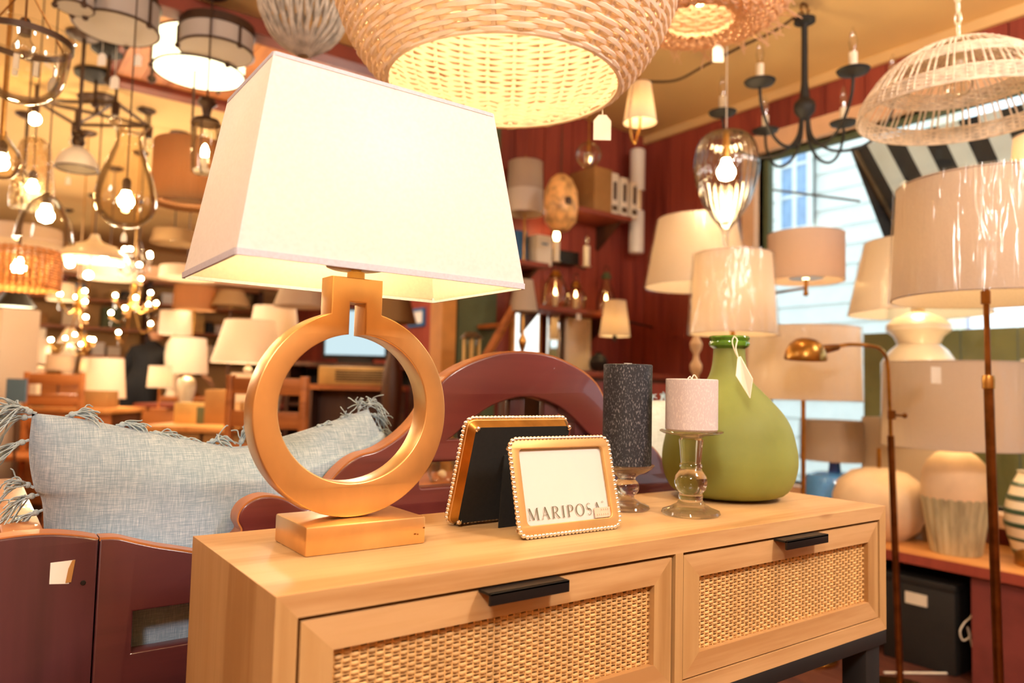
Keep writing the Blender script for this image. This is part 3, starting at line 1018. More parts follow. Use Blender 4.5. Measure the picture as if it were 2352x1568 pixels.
# the card's lettering: serif capitals drawn stroke by stroke
def glyphs():
    H = 1.0

    def st(a, b, w0, w1=None):
        w1 = w1 or w0
        a, b = Vector(a + (0,)), Vector(b + (0,))
        d = (b - a).normalized()
        # strokes are cut level at top and foot
        if abs(d.y) > .3:
            k0, k1 = w0 / 2 / abs(d.y), w1 / 2 / abs(d.y)
            return [(a.x - k0, a.y), (a.x + k0, a.y), (b.x + k1, b.y), (b.x - k1, b.y)]
        return [(a.x, a.y - w0 / 2), (b.x, b.y - w1 / 2), (b.x, b.y + w1 / 2), (a.x, a.y + w0 / 2)]

    def serif(x, y, w=.26, up=True):
        h = .025
        return [(x - w / 2, y), (x + w / 2, y), (x + w / 2, y + (h if up else -h)), (x - w / 2, y + (h if up else -h))]

    def ribbon(pts, ws):
        out = []
        for i in range(len(pts) - 1):
            a, b = Vector(pts[i]), Vector(pts[i + 1])
            d0 = (Vector(pts[min(i + 1, len(pts) - 1)]) - Vector(pts[max(i - 1, 0)])).normalized()
            d1 = (Vector(pts[min(i + 2, len(pts) - 1)]) - Vector(pts[i])).normalized()
            n0, n1 = Vector((-d0.y, d0.x)), Vector((-d1.y, d1.x))
            out.append([tuple(a - n0 * ws[i] / 2), tuple(b - n1 * ws[i + 1] / 2), tuple(b + n1 * ws[i + 1] / 2), tuple(a + n0 * ws[i] / 2)])
        return out

    TK, TN = .115, .04

    def arc(cx, cy, rx, ry, a0, a1, n=18):
        P, W = [], []
        for i in range(n + 1):
            a = math.radians(a0 + (a1 - a0) * i / n)
            P.append((cx + rx * math.cos(a), cy + ry * math.sin(a)))
            W.append(TN + (TK - TN) * abs(math.cos(a)) ** 1.3)
        return ribbon(P, W)

    G = {}
    G['M'] = (1.02, [st((.12, 0), (.17, 1), TN), st((.17, 1), (.50, .03), TK), st((.50, .03), (.84, 1), TN), st((.89, 0), (.84, 1), TK),
                     serif(.12, 0, .22), serif(.89, 0, .26), serif(.11, 1, .18, False), serif(.89, 1, .18, False)])
    G['A'] = (.80, [st((.10, 0), (.41, 1.02), TN), st((.70, 0), (.39, 1.02), TK), st((.22, .36), (.58, .36), TN), serif(.09, 0, .22), serif(.70, 0, .26)])
    G['R'] = (.78, [st((.17, 0), (.17, 1), TK), serif(.17, 0), serif(.13, 1, .2, False), st((.17, .98), (.36, .98), TN), st((.17, .50), (.36, .50), TN)] + arc(.34, .74, .24, .24, -90, 90) +
              [st((.34, .50), (.68, 0), TN * 1.2, TK), serif(.72, 0, .2)])
    G['I'] = (.34, [st((.17, 0), (.17, 1), TK), serif(.17, 0), serif(.17, 1, .26, False)])
    G['P'] = (.66, [st((.17, 0), (.17, 1), TK), serif(.17, 0), serif(.13, 1, .2, False), st((.17, .98), (.34, .98), TN), st((.17, .46), (.34, .46), TN)] + arc(.33, .72, .25, .26, -90, 90))
    G['O'] = (.90, arc(.45, .5, .36, .50, 0, 360, 40))
    sp_, sw = [], []
    for i in range(25):
        u = i / 24
        a = (60 + 210 * (u * 2)) if u < .5 else 0
        if u <= .5:
            an = math.radians(35 + (270 - 35) * (u * 2))
            sp_.append((.27 + .19 * math.cos(an), .76 + .24 * math.sin(an)))
        else:
            an = math.radians(90 - (90 + 145) * ((u - .5) * 2))
            sp_.append((.27 + .21 * math.cos(an), .26 + .26 * math.sin(an)))
        sw.append(TN + (TK - TN) * math.exp(-((u - .5) / .16) ** 2))
    G['S'] = (.54, ribbon(sp_, sw))
    return G


G = glyphs()
m_ = MB()
cx = 0.0
HT = .0128
for ch in 'MARIPOSA':
    w, polys = G[ch]
    for p in polys:
        m_.poly([((cx + q[0] * .80) * HT, 0, q[1] * HT * 1.12) for q in p])
    cx += w * .80 + .115
# registered mark
for p in circ(0, 0, 1, 0, 360, 12)[:-1]:
    pass
m_.tube([((cx + .02) * HT + .0009 * math.cos(a), 0, HT * 1.12 + .0009 * math.sin(a)) for a in [PI * 2 * q / 12 for q in range(12)]], .00018, 4, closed=True)
lo = m_.obj('lettering', MT['ink'], ff, 0, loc=(.0200, .00215, .0215))
LW = (cx * HT)
lo.scale = (.1195 / LW, 1, 1)
MB().box(.1240, .0012, .0165, .1508, .0020, .0290).obj('price_sticker', MT['pink'], ff, 0)
m_ = MB()
rs = random.Random(3)
for row, zz in ((0, .0245), (1, .0185)):
    for q in range(6):
        xx = .1265 + q * .0036 + (.008 if row == 0 else 0)
        if xx < .148:
            m_.tube([(xx, .0011, zz), (xx + .0010, .0011, zz + .0028), (xx + .002, .0011, zz + .0006)], .00022, 4)
m_.obj('sticker_writing', MT['ink_red'], ff, 0)

bfm = picture_frame('gold photo frame turned away, showing its black velvet back', (.4575, .2050, ZC + .0002), PI + .03, math.atan2(.042, .142), .1765, .1480, .016, .022, (.103, .040, .10, .046))

# ------------------------------------------------------------------ candles on pressed-glass holders


def candle_holder(label, x, y, H, rp):
    t = thing('candle_holder', label, 'candle holder', (x, y, ZC + .0006), 0, None)
    if H > .1:
        pr = [(0, 0), (.040, 0), (.0425, .0025), (.041, .006), (.030, .010), (.020, .016), (.0165, .022), (.0175, .025), (.0175, .028), (.0160, .030),
              (.0215, .037), (.0240, .046), (.0225, .055), (.0165, .063), (.0150, .066), (.0165, .0685), (.0165, .0715), (.0145, .0745), (.0150, .078),
              (.0165, .096), (.0175, .104), (.0175, .108), (.0150, .1105), (.0200, .1135), (.0405, .1165), (rp, .1190), (rp + .0004, .1212), (rp - .002, .1222), (.0300, .1212), (0, .1212)]
    else:
        pr = [(0, 0), (.033, 0), (.0355, .0025), (.034, .0055), (.022, .010), (.0125, .016), (.0115, .020), (.0175, .026), (.0195, .033), (.0175, .040), (.0125, .0445),
              (.0140, .0480), (.0190, .0520), (.030, .0560), (rp - .003, .0615), (rp, .0655), (rp - .001, .0668), (rp - .003, .0650), (.0300, .0640), (0, .0640)]
    MB().lathe(pr, 56).obj('holder_body', MT['glass'], t)
    return t, pr[-1][1]


def pillar(label, x, y, z, r, h, m, wick, rz=0):
    t = thing('pillar_candle', label, 'candle', (x, y, z), rz)
    MB().lathe([(0, 0), (r - .0015, 0), (r, .0015), (r, h - .0012), (r - .0012, h), (r * .75, h - .0008), (.006, h - .0014), (0, h - .0014)], 64).obj('wax_body', m, t)
    if wick == 'bent':
        MB().tube([(0, 0, h - .002), (.001, 0, h + .003), (.004, 0, h + .0062), (.008, .001, h + .006), (.013, .001, h + .001)], .0008, 6).tube([(0, 0, h), (-.004, 0, h + .004), (-.009, 0, h + .0005)], .0008, 6).obj('wick', MT['string'], t)
    else:
        MB().box(-.009, -.002, h - .0012, .009, .002, h + .002).obj('wick', MT['string'], t, 0)
    return t


hx, hy = .6400, .1005
_, zz = candle_holder('tall clear glass candle holder with round ball stem under the white candle', hx, hy, .12, .0455)
pillar('short pale grey-white pillar candle with a bent wick', hx, hy, ZC + zz + .0012, .0377, .0745, MT['wax_white'], 'bent')
hx, hy = .5880, .1800
_, zz = candle_holder('short clear glass candle holder under the black candle', hx, hy, .06, .0415)
pillar('tall charcoal pillar candle flecked with white', hx, hy, ZC + zz + .0012, .0367, .152, MT['wax_black'], 'flat', .3)

# ------------------------------------------------------------------ green demijohn vase
VD = 1.262
vc = at(1673, 1130, VD)
vx, vy = vc.x, vc.y
t = thing('glass_vase', 'frosted olive-green glass bottle vase with a glossy lip, on the right end of the console', 'vase', (vx, vy, ZC))


def vp(px_half, py):                 # radius and height on the vase axis
    return (px_half / F_PX * VD, on(1673, py, 1, vy).z - ZC)


prof = [(0, 0), (.045, 0.0), (.062, .002)]
for hwp, py in ((121, 1128), (141, 1102), (150, 1067), (150, 1040), (146, 1015), (137, 980), (121, 950), (99, 924), (76, 900), (56, 880), (44, 860), (38, 835), (36, 812), (36, 800)):
    prof.append(vp(hwp, py))
sm = smooth_line([(r, z, 0) for r, z in prof[2:]], 3)
prof = prof[:2] + [(p.x, p.y) for p in sm]
MB().lathe(prof + [(.024, prof[-1][1]), (.023, prof[-1][1] - .02), (0, prof[-1][1] - .022)], 64).obj('bottle_body', MT['vase'], t)
z8 = prof[-1][1]
MB().lathe([(.0265, z8 - .001), (.030, z8 + .001), (.0335, z8 + .004), (.0345, z8 + .008), (.0335, z8 + .0115), (.0320, z8 + .0125), (.0335, z8 + .015), (.0345, z8 + .018), (.033, z8 + .021), (.027, z8 + .0215), (.0235, z8 + .018), (.022, z8 + .004), (.0235, z8 - .004)], 48, closed=True).obj('bottle_lip', MT['vase_lip'], t)
# price tag tied round the neck
pt = thing('price_tag', 'white paper price tag tied to the neck of the green vase', 'tag', (0, 0, 0), 0, 'price tags')
q0 = at(1686, 772, VD - .03)
q1 = at(1690, 800, VD - .055)
q2 = at(1696, 822, VD - .065)
MB().tube(smooth_line([q0, at(1693, 780, VD - .045), q1, q2], 5), .0011, 5).tube(smooth_line([q0, at(1682, 785, VD - .04), at(1688, 806, VD - .055), q2], 5), .0009, 5).obj('string', MT['string'], pt)
tc = [at(1694, 822, VD - .065), at(1700, 818, VD - .066), at(1728, 870, VD - .112), at(1722, 914, VD - .114), at(1690, 862, VD - .082)]
MB().prism(tc, (.0006, -.0008, 0)).obj('paper', MT['tag'], pt, 0)
MB().prism([at(1696, 838, VD - .0695), at(1702, 846, VD - .075), at(1701, 852, VD - .076), at(1696, 846, VD - .072)], (-.0004, -.0006, 0)).prism([at(1702, 856, VD - .079), at(1708, 866, VD - .086), at(1707, 870, VD - .087), at(1701, 861, VD - .081)], (-.0004, -.0006, 0)).obj('tag_print', MT['ink'], pt, 0)

# ------------------------------------------------------------------ settee seen from behind
BY = .385
st_ = thing('wooden_settee', 'oxblood wooden settee with arched back, standing behind the oak console', 'bench', (0, 0, 0))


def zz_(l):
    return [(x, z + ZC) for x, z in l]


left = [(.075, -.030), (.0845, -.019), (.079, -.006), (.0815, .007), (.092, .018), (.113, .0245), (.140, .019), (.165, .005), (.182, .006), (.202, .034), (.226, .060), (.249, .074), (.272, .079), (.291, .087), (.318, .104), (.344, .128), (.366, .160), (.388, .189), (.423, .211), (.462, .226), (.503, .2365), (.551, .2395)]
right = [(1.102 - x, z) for x, z in left[:-1]][::-1]
outl = [(.060, -.30)] + [(p.x, p.y) for p in smooth_line([(x, z, 0) for x, z in left + right], 4)] + [(1.045, -.30)]
hole1 = [(.400, .0935), (.412, .101), (.440, .123), (.482, .147), (.527, .160), (.551, .162), (.580, .160), (.625, .147), (.664, .123), (.692, .101), (.704, .0935)]
hole1 = [(p.x, p.y) for p in smooth_line([(x, z, 0) for x, z in hole1], 3)]
hole2 = rounded(.350, .0205, .752, .059, .004)
plate_obj('arched_back', zz_(outl), [zz_(hole1), zz_(hole2)], .034, MT['red_wood'], st_, (0, BY, 0), bevel=.004)
for i in range(len(outl) - 3):      # top edge band, coloured paler as if lit
    pass


def edge_strip(e_, L2, y0_, y1_, out=.0012):
    n = len(L2)
    N2 = []
    for i in range(n):
        a, b = Vector(L2[max(i - 1, 0)]), Vector(L2[min(i + 1, n - 1)])
        d = (b - a).normalized()
        N2.append(Vector((-d.y, d.x)))
    for i in range(n - 1):
        q = []
        for o2 in (-.003, out):
            for (P2, M2) in ((L2[i], N2[i]), (L2[i + 1], N2[i + 1])):
                q.append((P2[0] + M2.x * o2, P2[1] + M2.y * o2 + ZC))
        e_._add([(q[0][0], y0_, q[0][1]), (q[1][0], y0_, q[1][1]), (q[1][0], y1_, q[1][1]), (q[0][0], y1_, q[0][1]),
                 (q[2][0], y0_, q[2][1]), (q[3][0], y0_, q[3][1]), (q[3][0], y1_, q[3][1]), (q[2][0], y1_, q[2][1])],
                [(4, 5, 6, 7), (0, 1, 5, 4), (3, 7, 6, 2)])


e_ = MB()
edge_strip(e_, outl[1:-1], BY + .0015, BY + .0325)
e_.obj('top_edge', MT['brown_edge'], st_)
for xs in (.525, .430, .672, .600):
    zt_ = {.525: .168, .430: .128, .672: .128, .600: .168}[xs]
    MB().box(xs, BY + .010, ZC + .085, xs + .032, BY + .026, ZC + zt_, bev=.002).obj('spindle', MT['red_wood_up'], st_)
# left end: shouldered post and rail
pl_ = [(-.42, -.78), (-.42, -.12), (-.36, -.075), (-.28, -.032), (-.22, -.010), (-.179, -.003), (-.138, -.002), (-.105, -.007), (-.0825, -.013), (-.0825, -.78)]
po = [(p.x, p.y) for p in smooth_line([(x, z, 0) for x, z in pl_[1:-1]], 4)]
plate_obj('end_post', zz_([pl_[0]] + po + [pl_[-1]]), [], .034, MT['red_wood_up'], st_, (0, BY, 0), bevel=.003)
pr_ = [(-.081, -.013), (-.062, -.0145), (-.040, -.022), (-.015, -.030), (.012, -.037), (.040, -.045), (.058, -.050)]
pr2 = [(p.x, p.y) for p in smooth_line([(x, z, 0) for x, z in pr_], 4)]
plate_obj('end_rail', zz_([(-.081, -.60)] + pr2 + [(.058, -.60)]), [zz_([(-.0400, -.105), (.050, -.105), (.050, -.155), (-.0400, -.155)])], .028, MT['red_wood_dark'], st_, (0, BY + .004, 0), bevel=.003)
e_ = MB()
edge_strip(e_, po[2:], BY + .0015, BY + .0325)
edge_strip(e_, pr2, BY + .0045, BY + .0315)
e_.obj('end_edge', MT['brown_edge'], st_)
MB().box(-.178, BY + .034, ZC - .030, -.134, .98, ZC - .005, bev=.004).obj('arm_board', MT['brown_edge'], st_)
MB().box(-.175, .92, 0, -.137, .98, ZC - .03, bev=.004).obj('arm_post', MT['red_wood_up'], st_)
MB().box(1.03, BY + .03, ZC - .030, 1.075, .98, ZC - .005, bev=.004).obj('arm_board', MT['brown_edge'], st_)
MB().box(1.032, .92, 0, 1.072, .98, ZC - .03, bev=.004).obj('arm_post', MT['red_wood_up'], st_)
MB().box(1.045, BY, 0, 1.085, BY + .034, ZC - .03, bev=.004).obj('back_post', MT['red_wood_up'], st_)
MB().box(-.134, BY + .034, ZC - .40, 1.03, .96, ZC - .37, bev=.004).obj('seat', MT['red_wood'], st_)
# torn white paper label
lp = [on(116, 1292, 1, BY), on(173, 1285, 1, BY), on(166, 1310, 1, BY), on(158, 1340, 1, BY), on(113, 1341, 1, BY)]
MB().prism([p - Vector((0, .0006, 0)) for p in lp], (0, .0004, 0)).obj('paper_label', MT['paper'], st_, 0)
lp = [on(166, 1286, 1, BY), on(173, 1285, 1, BY), on(163, 1336, 1, BY), on(150, 1338, 1, BY), on(157, 1305, 1, BY)]
MB().prism([p - Vector((0, .0012, 0)) for p in lp], (0, .0006, 0)).obj('torn_edge', MT['gold_frame'], st_, 0)
MB().lathe([(0, 0), (.003, 0), (.0025, .0012), (0, .0014)], 12).obj('screw_plug', MT['black_metal'], st_, loc=tuple(on(191, 1338, 1, BY))).rotation_euler = (PI / 2, 0, 0)


# ------------------------------------------------------------------ cushions
def cushion(name, label, m, yarn, y, top, bot, left_, right_, thick, tassels, loc=(0, 0, 0)):
    """outline given by 4 edge functions of u or v in 0..1 on the plane y; both faces swell"""
    t = thing(name, label, 'cushion', loc)
    nu, nv = 44, 36
    L_ = [Vector(p) for p in left_]
    R_2 = [Vector(p) for p in right_]
    Tp = [Vector(p) for p in top]
    Bt = [Vector(p) for p in bot]

    def samp(P, u):
        s_ = smooth_line([(p.x, p.y, 0) for p in P], 8)
        k = u * (len(s_) - 1)
        i = min(int(k), len(s_) - 2)
        q = s_[i].lerp(s_[i + 1], k - i)
        return Vector((q.x, q.y))
    TL = [samp(Tp, i / nu) for i in range(nu + 1)]
    BL = [samp(Bt, i / nu) for i in range(nu + 1)]
    LL = [samp(L_, j / nv) for j in range(nv + 1)]
    RL = [samp(R_2, j / nv) for j in range(nv + 1)]

    def pt(i, j):
        u, v = i / nu, j / nv
        return (1 - v) * BL[i] + v * TL[i] + (1 - u) * LL[j] + u * RL[j] - ((1 - u) * (1 - v) * BL[0] + u * (1 - v) * BL[-1] + (1 - u) * v * TL[0] + u * v * TL[-1])
    rr = random.Random(5)
    from mathutils import noise
    m2 = MB()
    vs, fs = [], []
    for side in (-1, 1):
        for j in range(nv + 1):
            for i in range(nu + 1):
                u, v = i / nu, j / nv
                p = pt(i, j)
                e = max(0, (1 - abs(2 * u - 1) ** 3.2)) ** .55 * max(0, (1 - abs(2 * v - 1) ** 3.2)) ** .55
                fold = .010 * noise.noise(Vector((p.x * 7, p.y * 5, side * 3))) + .005 * noise.noise(Vector((p.x * 19, p.y * 14, side * 7)))
                vs.append((p.x, y + side * thick * e + fold * e, p.y))
    N = (nu + 1) * (nv + 1)
    for sd in (0, 1):
        for j in range(nv):
            for i in range(nu):
                a = sd * N + j * (nu + 1) + i
                fs.append((a, a + 1, a + nu + 2, a + nu + 1))
    m2._add(vs, fs)
    m2.obj('cushion_body', m, t, 60)
    for (edge, u, ang, ln, spread) in tassels:
        if edge == 't':
            p = samp(Tp, u)
        elif edge == 'l':
            p = samp(L_, u)
        else:
            p = samp(R_2, u)
        c0 = Vector((p.x, y, p.y))
        mt = MB()
        d = Vector((math.cos(ang), 0, math.sin(ang)))
        kn = c0 + d * .008
        mt.ball(tuple(kn), .0042, 8, 6)
        mt.tube([c0, kn], .0018, 5)
        mt.tube([kn, kn + d * .007], [.0034, .0022], 6)
        for s_i in range(18):
            a2 = ang + rr.gauss(0, spread)
            dy = rr.gauss(0, .45)
            l2 = ln * rr.uniform(.7, 1.15)
            dv = Vector((math.cos(a2), dy, math.sin(a2))).normalized()
            droop = rr.uniform(.3, 1.3)
            pts = []
            wob = Vector((rr.uniform(-1, 1), rr.uniform(-1, 1), rr.uniform(-1, 1))) * .0035
            for k in range(7):
                s2 = k / 6
                q = kn + d * .004 + dv * l2 * s2 + Vector((0, 0, -1)) * droop * l2 * .75 * s2 * s2 + wob * math.sin(s2 * 5 + s_i)
                pts.append(q)
            mt.tube(pts, .00095, 4)
        mt.obj('tassel', yarn, t)
    return t


CY = .505


def cp(px, py, yv=None):
    p = on(px, py, 1, yv or CY)
    return (p.x, p.z)


top = [cp(74, 948), cp(190, 962), cp(330, 990), cp(450, 1012), cp(560, 1026), cp(660, 1003), cp(760, 970), cp(846, 938)]
lft = [(cp(150, 1262)[0], ZC - .365), (cp(118, 1205)[0], ZC - .22), cp(100, 1190), cp(78, 1120), cp(66, 1040), cp(74, 948)]
rgt = [(cp(846, 938)[0] + .01, ZC - .365), (cp(846, 938)[0] + .028, ZC - .18), (cp(880, 1030)), cp(866, 985), cp(846, 938)]
bot = [lft[0], (lft[0][0] * .5 + rgt[0][0] * .5, ZC - .368), rgt[0]]
D = math.radians
tas = [('t', .0, D(150), .040, .30), ('t', .02, D(165), .045, .25), ('t', .10, D(20), .036, .3), ('t', .22, D(8), .034, .3), ('t', .30, D(-10), .036, .3), ('t', .38, D(-15), .034, .3),
       ('t', .46, D(15), .034, .5), ('t', .50, D(195), .034, .4), ('t', .56, D(80), .040, .25), ('t', .60, D(75), .040, .22), ('t', .67, D(95), .040, .22), ('t', .72, D(-20), .036, .3),
       ('t', .80, D(20), .022, .6), ('t', .88, D(25), .022, .6), ('t', .95, D(80), .026, .8), ('t', .99, D(60), .028, .8), ('r', .92, D(-20), .028, .7), ('r', .78, D(-35), .030, .7), ('r', .70, D(-60), .030, .6),
       ('l', .97, D(185), .042, .3), ('l', .86, D(200), .040, .25), ('l', .60, D(150), .030, .4), ('l', .50, D(190), .030, .35), ('l', .42, D(200), .036, .3), ('l', .34, D(190), .034, .3)]
cushion('tasselled_cushion', 'pale blue slubbed linen cushion with knotted tassels, on the settee', MT['linen'], MT['yarn'], CY, top, bot, lft, rgt, .078, tas)
c2x = on(1528, 1000, 1, .50).x
c0z = on(1528, 925, 1, .50).z
cushion('fringed_cushion', 'pale sage linen cushion with frayed top edge, behind the black candle', MT['linen_pale'], MT['yarn'], .50,
        [(c2x - .15, c0z - .02), (c2x - .05, c0z + .004), (c2x + .05, c0z), (c2x + .13, c0z - .03)], [(c2x - .13, ZC - .365), (c2x, ZC - .368), (c2x + .12, ZC - .365)],
        [(c2x - .13, ZC - .365), (c2x - .16, ZC - .12), (c2x - .15, c0z - .02)], [(c2x + .12, ZC - .365), (c2x + .14, ZC - .12), (c2x + .13, c0z - .03)], .065,
        [('t', q / 11, D(60 + 60 * rnd.random()), .014, .9) for q in range(12)])

# ------------------------------------------------------------------ big willow pendant
PC = Vector((.5406, .4611, .7288 + ZC))


def willow(name, label, c, prof, rows, stakes, m, rr, ceil=True, amp=.004, light=None, seed=1, cat='pendant lamp', group=None, bulb=True, seg=3, bulb_m=None):
    t = thing(name, label, cat, tuple(c), 0, group)
    P = smooth_line([(r, z, 0) for r, z in prof], 10)
    L = [0]
    for i in range(1, len(P)):
        L.append(L[-1] + (P[i] - P[i - 1]).length)

    def pos(s_):
        for i in range(1, len(P)):
            if L[i] >= s_:
                f_ = (s_ - L[i - 1]) / max(L[i] - L[i - 1], 1e-9)
                return P[i - 1].lerp(P[i], f_), (P[i] - P[i - 1]).normalized()
        return P[-1], (P[-1] - P[-2]).normalized()
    r_ = random.Random(seed)
    for j in range(rows):
        q, tn = pos(L[-1] * (j + .5) / rows)
        nrm = Vector((tn.y, -tn.x, 0))
        n = stakes * seg * 2 // 2
        pts, rad = [], []
        ph0 = (j % 2) * PI
        drift = r_.uniform(-1, 1) * .0015
        for k in range(n):
            a = 2 * PI * k / n
            w = math.sin(stakes / 2 * a + ph0) * amp
            r1 = q.x + nrm.x * w
            z1 = q.y + nrm.y * w + drift * math.sin(3 * a + j) + r_.uniform(-.0006, .0006)
            pts.append((r1 * math.cos(a), r1 * math.sin(a), z1))
            rad.append(rr * r_.uniform(.85, 1.15))
        MB().tube(pts, rad, 5, closed=True).obj('willow_row', m, t)
    sp = [pos(L[-1] * i / 14)[0] for i in range(15)]
    ms = MB().tube([(p.x, 0, p.y) for p in sp], rr * 1.1, 5).mesh('willow_stake', m)
    for k in range(stakes):
        o = link('willow_stake', ms, t)
        o.rotation_euler = (0, 0, 2 * PI * k / stakes + PI / stakes)
    return t, pos, L[-1]


wp, _, _ = willow('willow_pendant', 'large lit whitewashed willow basket pendant hanging over the gold lamp', PC,
                  [(.210, 0), (.232, .022), (.262, .058), (.289, .105), (.308, .160), (.314, .220), (.304, .280), (.270, .335), (.205, .378), (.120, .402), (.035, .410)], 80, 32, MT['wicker'], .0046, amp=.0045, seg=5)
MB().tube([(.211 * math.cos(a), .211 * math.sin(a), -.002) for a in [2 * PI * k / 96 for k in range(96)]], .0042, 6, closed=True).obj('rim_hoop', MT['wicker'], wp)
MB().tube([(0, 0, .40), (0, 0, CZ - PC.z - .03)], .004, 8).obj('cord', MT['string'], wp)
MB().lathe([(0, -.03), (.055, -.03), (.062, -.01), (.062, 0), (0, 0)], 28).obj('ceiling_canopy', MT['iron_grey'], wp, loc=(0, 0, CZ - PC.z))
MB().lathe([(.018, .405), (.018, .345), (.015, .34)], 16).obj('socket', MT['iron_grey'], wp)
MB().lathe([(0, .23), (.02, .235), (.032, .262), (.030, .29), (.016, .33), (.014, .345)], 18).obj('bulb', MT['bulb'], wp)
lamp_light('willow_pendant_bulb_light', tuple(PC + Vector((0, 0, .25))), 6, .05, (1, .80, .42))


def rim_point(c, r, px, far=True, n=720):
    best = None
    fw = Vector(RR[:, 1])
    for q in range(n):
        a = 2 * PI * q / n
        P_ = Vector((c[0] + r * math.cos(a), c[1] + r * math.sin(a), c[2]))
        v = P_ - Vector(CAM)
        d = v.dot(fw)
        if (d > (Vector(c) - Vector(CAM)).dot(fw)) != far:
            continue
        x_ = 1176 + F_PX * v.dot(Vector(RR[:, 0])) / d
        if best is None or abs(x_ - px) < best[0]:
            best = (abs(x_ - px), P_)
    return best[1]


price_tag('white price tag hanging from the rim of the willow pendant', rim_point(PC, .211, 1384), .018, .034, .050, turn=YAW)
# ------------------------------------------------------------------ lamp building kit
def cord_up(t, z0, m=None, r=.0025, canopy=True, cr=.06, x=0, y=0, cm=None, wob=0):
    zc = CZ - t.location.z
    MB().tube([(x, y, z0), (x + wob, y, (z0 + zc) / 2), (x, y, zc - .01)] if wob else [(x, y, z0), (x, y, zc - .01)], r, 8).obj('cord', m or MT['wrought'], t)
    if canopy:
        MB().lathe([(0, -.025), (cr * .55, -.024), (cr, -.008), (cr, -.001), (0, -.001)], 24).obj('ceiling_canopy', cm or MT['wrought'], t, loc=(x, y, zc))


def shade_on(t, r0, r1, z0, h, m, film=False, lining=None, seg=48, band=None, name='lamp_shade', c=(0, 0, 0)):
    """open frustum from radius r0 at z0 to r1 at z0+h, with trim rings and a spider"""
    s = MB().shell([(r0, z0), (r1, z0 + h)], seg, .0015, c=c).obj(name, m, t, 50)
    for (rq, zq) in ((r0, z0 + .002), (r1, z0 + h - .002)):
        MB().tube([(c[0] + rq * math.cos(a), c[1] + rq * math.sin(a), zq) for a in [2 * PI * k / seg for k in range(seg)]], .0022, 5, closed=True).obj('shade_trim', band or m, s)
    zs = z0 + h - .02
    mm = MB()
    for k in range(3):
        a = 2 * PI * k / 3 + .4
        mm.tube([(c[0], c[1], zs), (c[0] + r1 * math.cos(a), c[1] + r1 * math.sin(a), zs + .012)], .0015, 4)
    mm.obj('shade_spider', MT['brass'], s)
    if film:
        v = []
        rr = random.Random(int(r0 * 1e5))
        m2 = MB()
        n = 64
        rows = 7
        for j in range(rows):
            f_ = j / (rows - 1)
            for k in range(n):
                a = 2 * PI * k / n
                q = r0 + (r1 - r0) * f_ + .005 + .0045 * math.sin(k * 2.3 + j * .5) * math.sin(k * .7 + 1) + rr.uniform(0, .003)
                v.append((c[0] + q * math.cos(a), c[1] + q * math.sin(a), z0 - .004 + (h + .008) * f_))
        m2._add(v, [(j * n + k, j * n + (k + 1) % n, (j + 1) * n + (k + 1) % n, (j + 1) * n + k) for j in range(rows - 1) for k in range(n)])
        m2.obj('plastic_wrap', MT['film'], t, 60)
    return s


def bulb_at(t, z, r=.028, lit=True, c=(0, 0), m=None, up=True, watts=0, lname='lamp_bulb_light', col=(1, .78, .48)):
    s = 1 if up else -1
    MB().lathe([(0, z - s * 1.6 * r), (.45 * r, z - s * 1.5 * r), (.6 * r, z - s * .9 * r), (r * .97, z - s * .25 * r), (r, z + s * .15 * r), (.75 * r, z + s * .7 * r), (0, z + s * r)][::1 if up else -1], 16, c=(c[0], c[1], 0)) \
        .obj('bulb', m or (MT['bulb'] if lit else MT['bulb_off']), t)
    if watts:
        lamp_light(lname, (t.location.x + c[0], t.location.y + c[1], t.location.z + z), watts, r * 1.15, col)


def base_lathe(t, prof, m, name='lamp_base', seg=40, **kw):
    return MB().lathe(prof, seg, **kw).obj(name, m, t)


GOURD = [(0, 0), (.9, 0), (.9, .04), (.55, .07), (.5, .1), (.85, .3), (1, .45), (.85, .62), (.4, .8), (.25, .88), (.3, .94), (.2, 1), (0, 1)]
URN = [(0, 0), (.75, 0), (.75, .03), (.6, .06), (.8, .3), (.98, .6), (1, .72), (.85, .88), (.45, .97), (.35, 1), (0, 1)]
COLUMN = [(0, 0), (1, 0), (1, .05), (.6, .09), (.3, .12), (.25, .5), (.28, .9), (.35, .97), (.2, 1), (0, 1)]
STICK = [(0, 0), (1, 0), (1, .03), (.85, .05), (.15, .07), (.10, .5), (.10, 1), (0, 1)]


def table_lamp(label, px, pyb, dist, hw, hwt, hh, shade_m, surf, base=URN, bw=.06, bm=None, film=False, watts=0, lit=None, cat='lamp', name='table_lamp', film_m=None, group=None, basetop=None):
    """px, pyb: foot of the shade on its axis; hw, hwt, hh: half widths at foot and top and the height, all in photo pixels at that distance"""
    k = dist / F_PX
    p = at(px, pyb, dist)
    t = thing(name, label, cat, (p.x, p.y, surf), 0, group)
    z0 = p.z - surf
    bh = basetop if basetop else z0 - .02
    base_lathe(t, [(r * bw, z * bh) for r, z in base], bm or MT['ceramic'])
    MB().tube([(0, 0, bh - .002), (0, 0, z0 + hh * k - .02)], .005, 8).obj('stem', MT['brass'], t)
    shade_on(t, hw * k, hwt * k, z0, hh * k, shade_m, film)
    bulb_at(t, z0 + hh * k * .45, .026, lit if lit is not None else watts > 0, watts=watts)
    return t


def box_thing(name, label, cat, c, sx, sy, sz, m, rz=0, group=None, bev=.002):
    t = thing(name, label, cat, tuple(c), rz, group)
    MB().box(-sx / 2, -sy / 2, 0, sx / 2, sy / 2, sz, bev=bev).obj('body', m, t, 30)
    return t


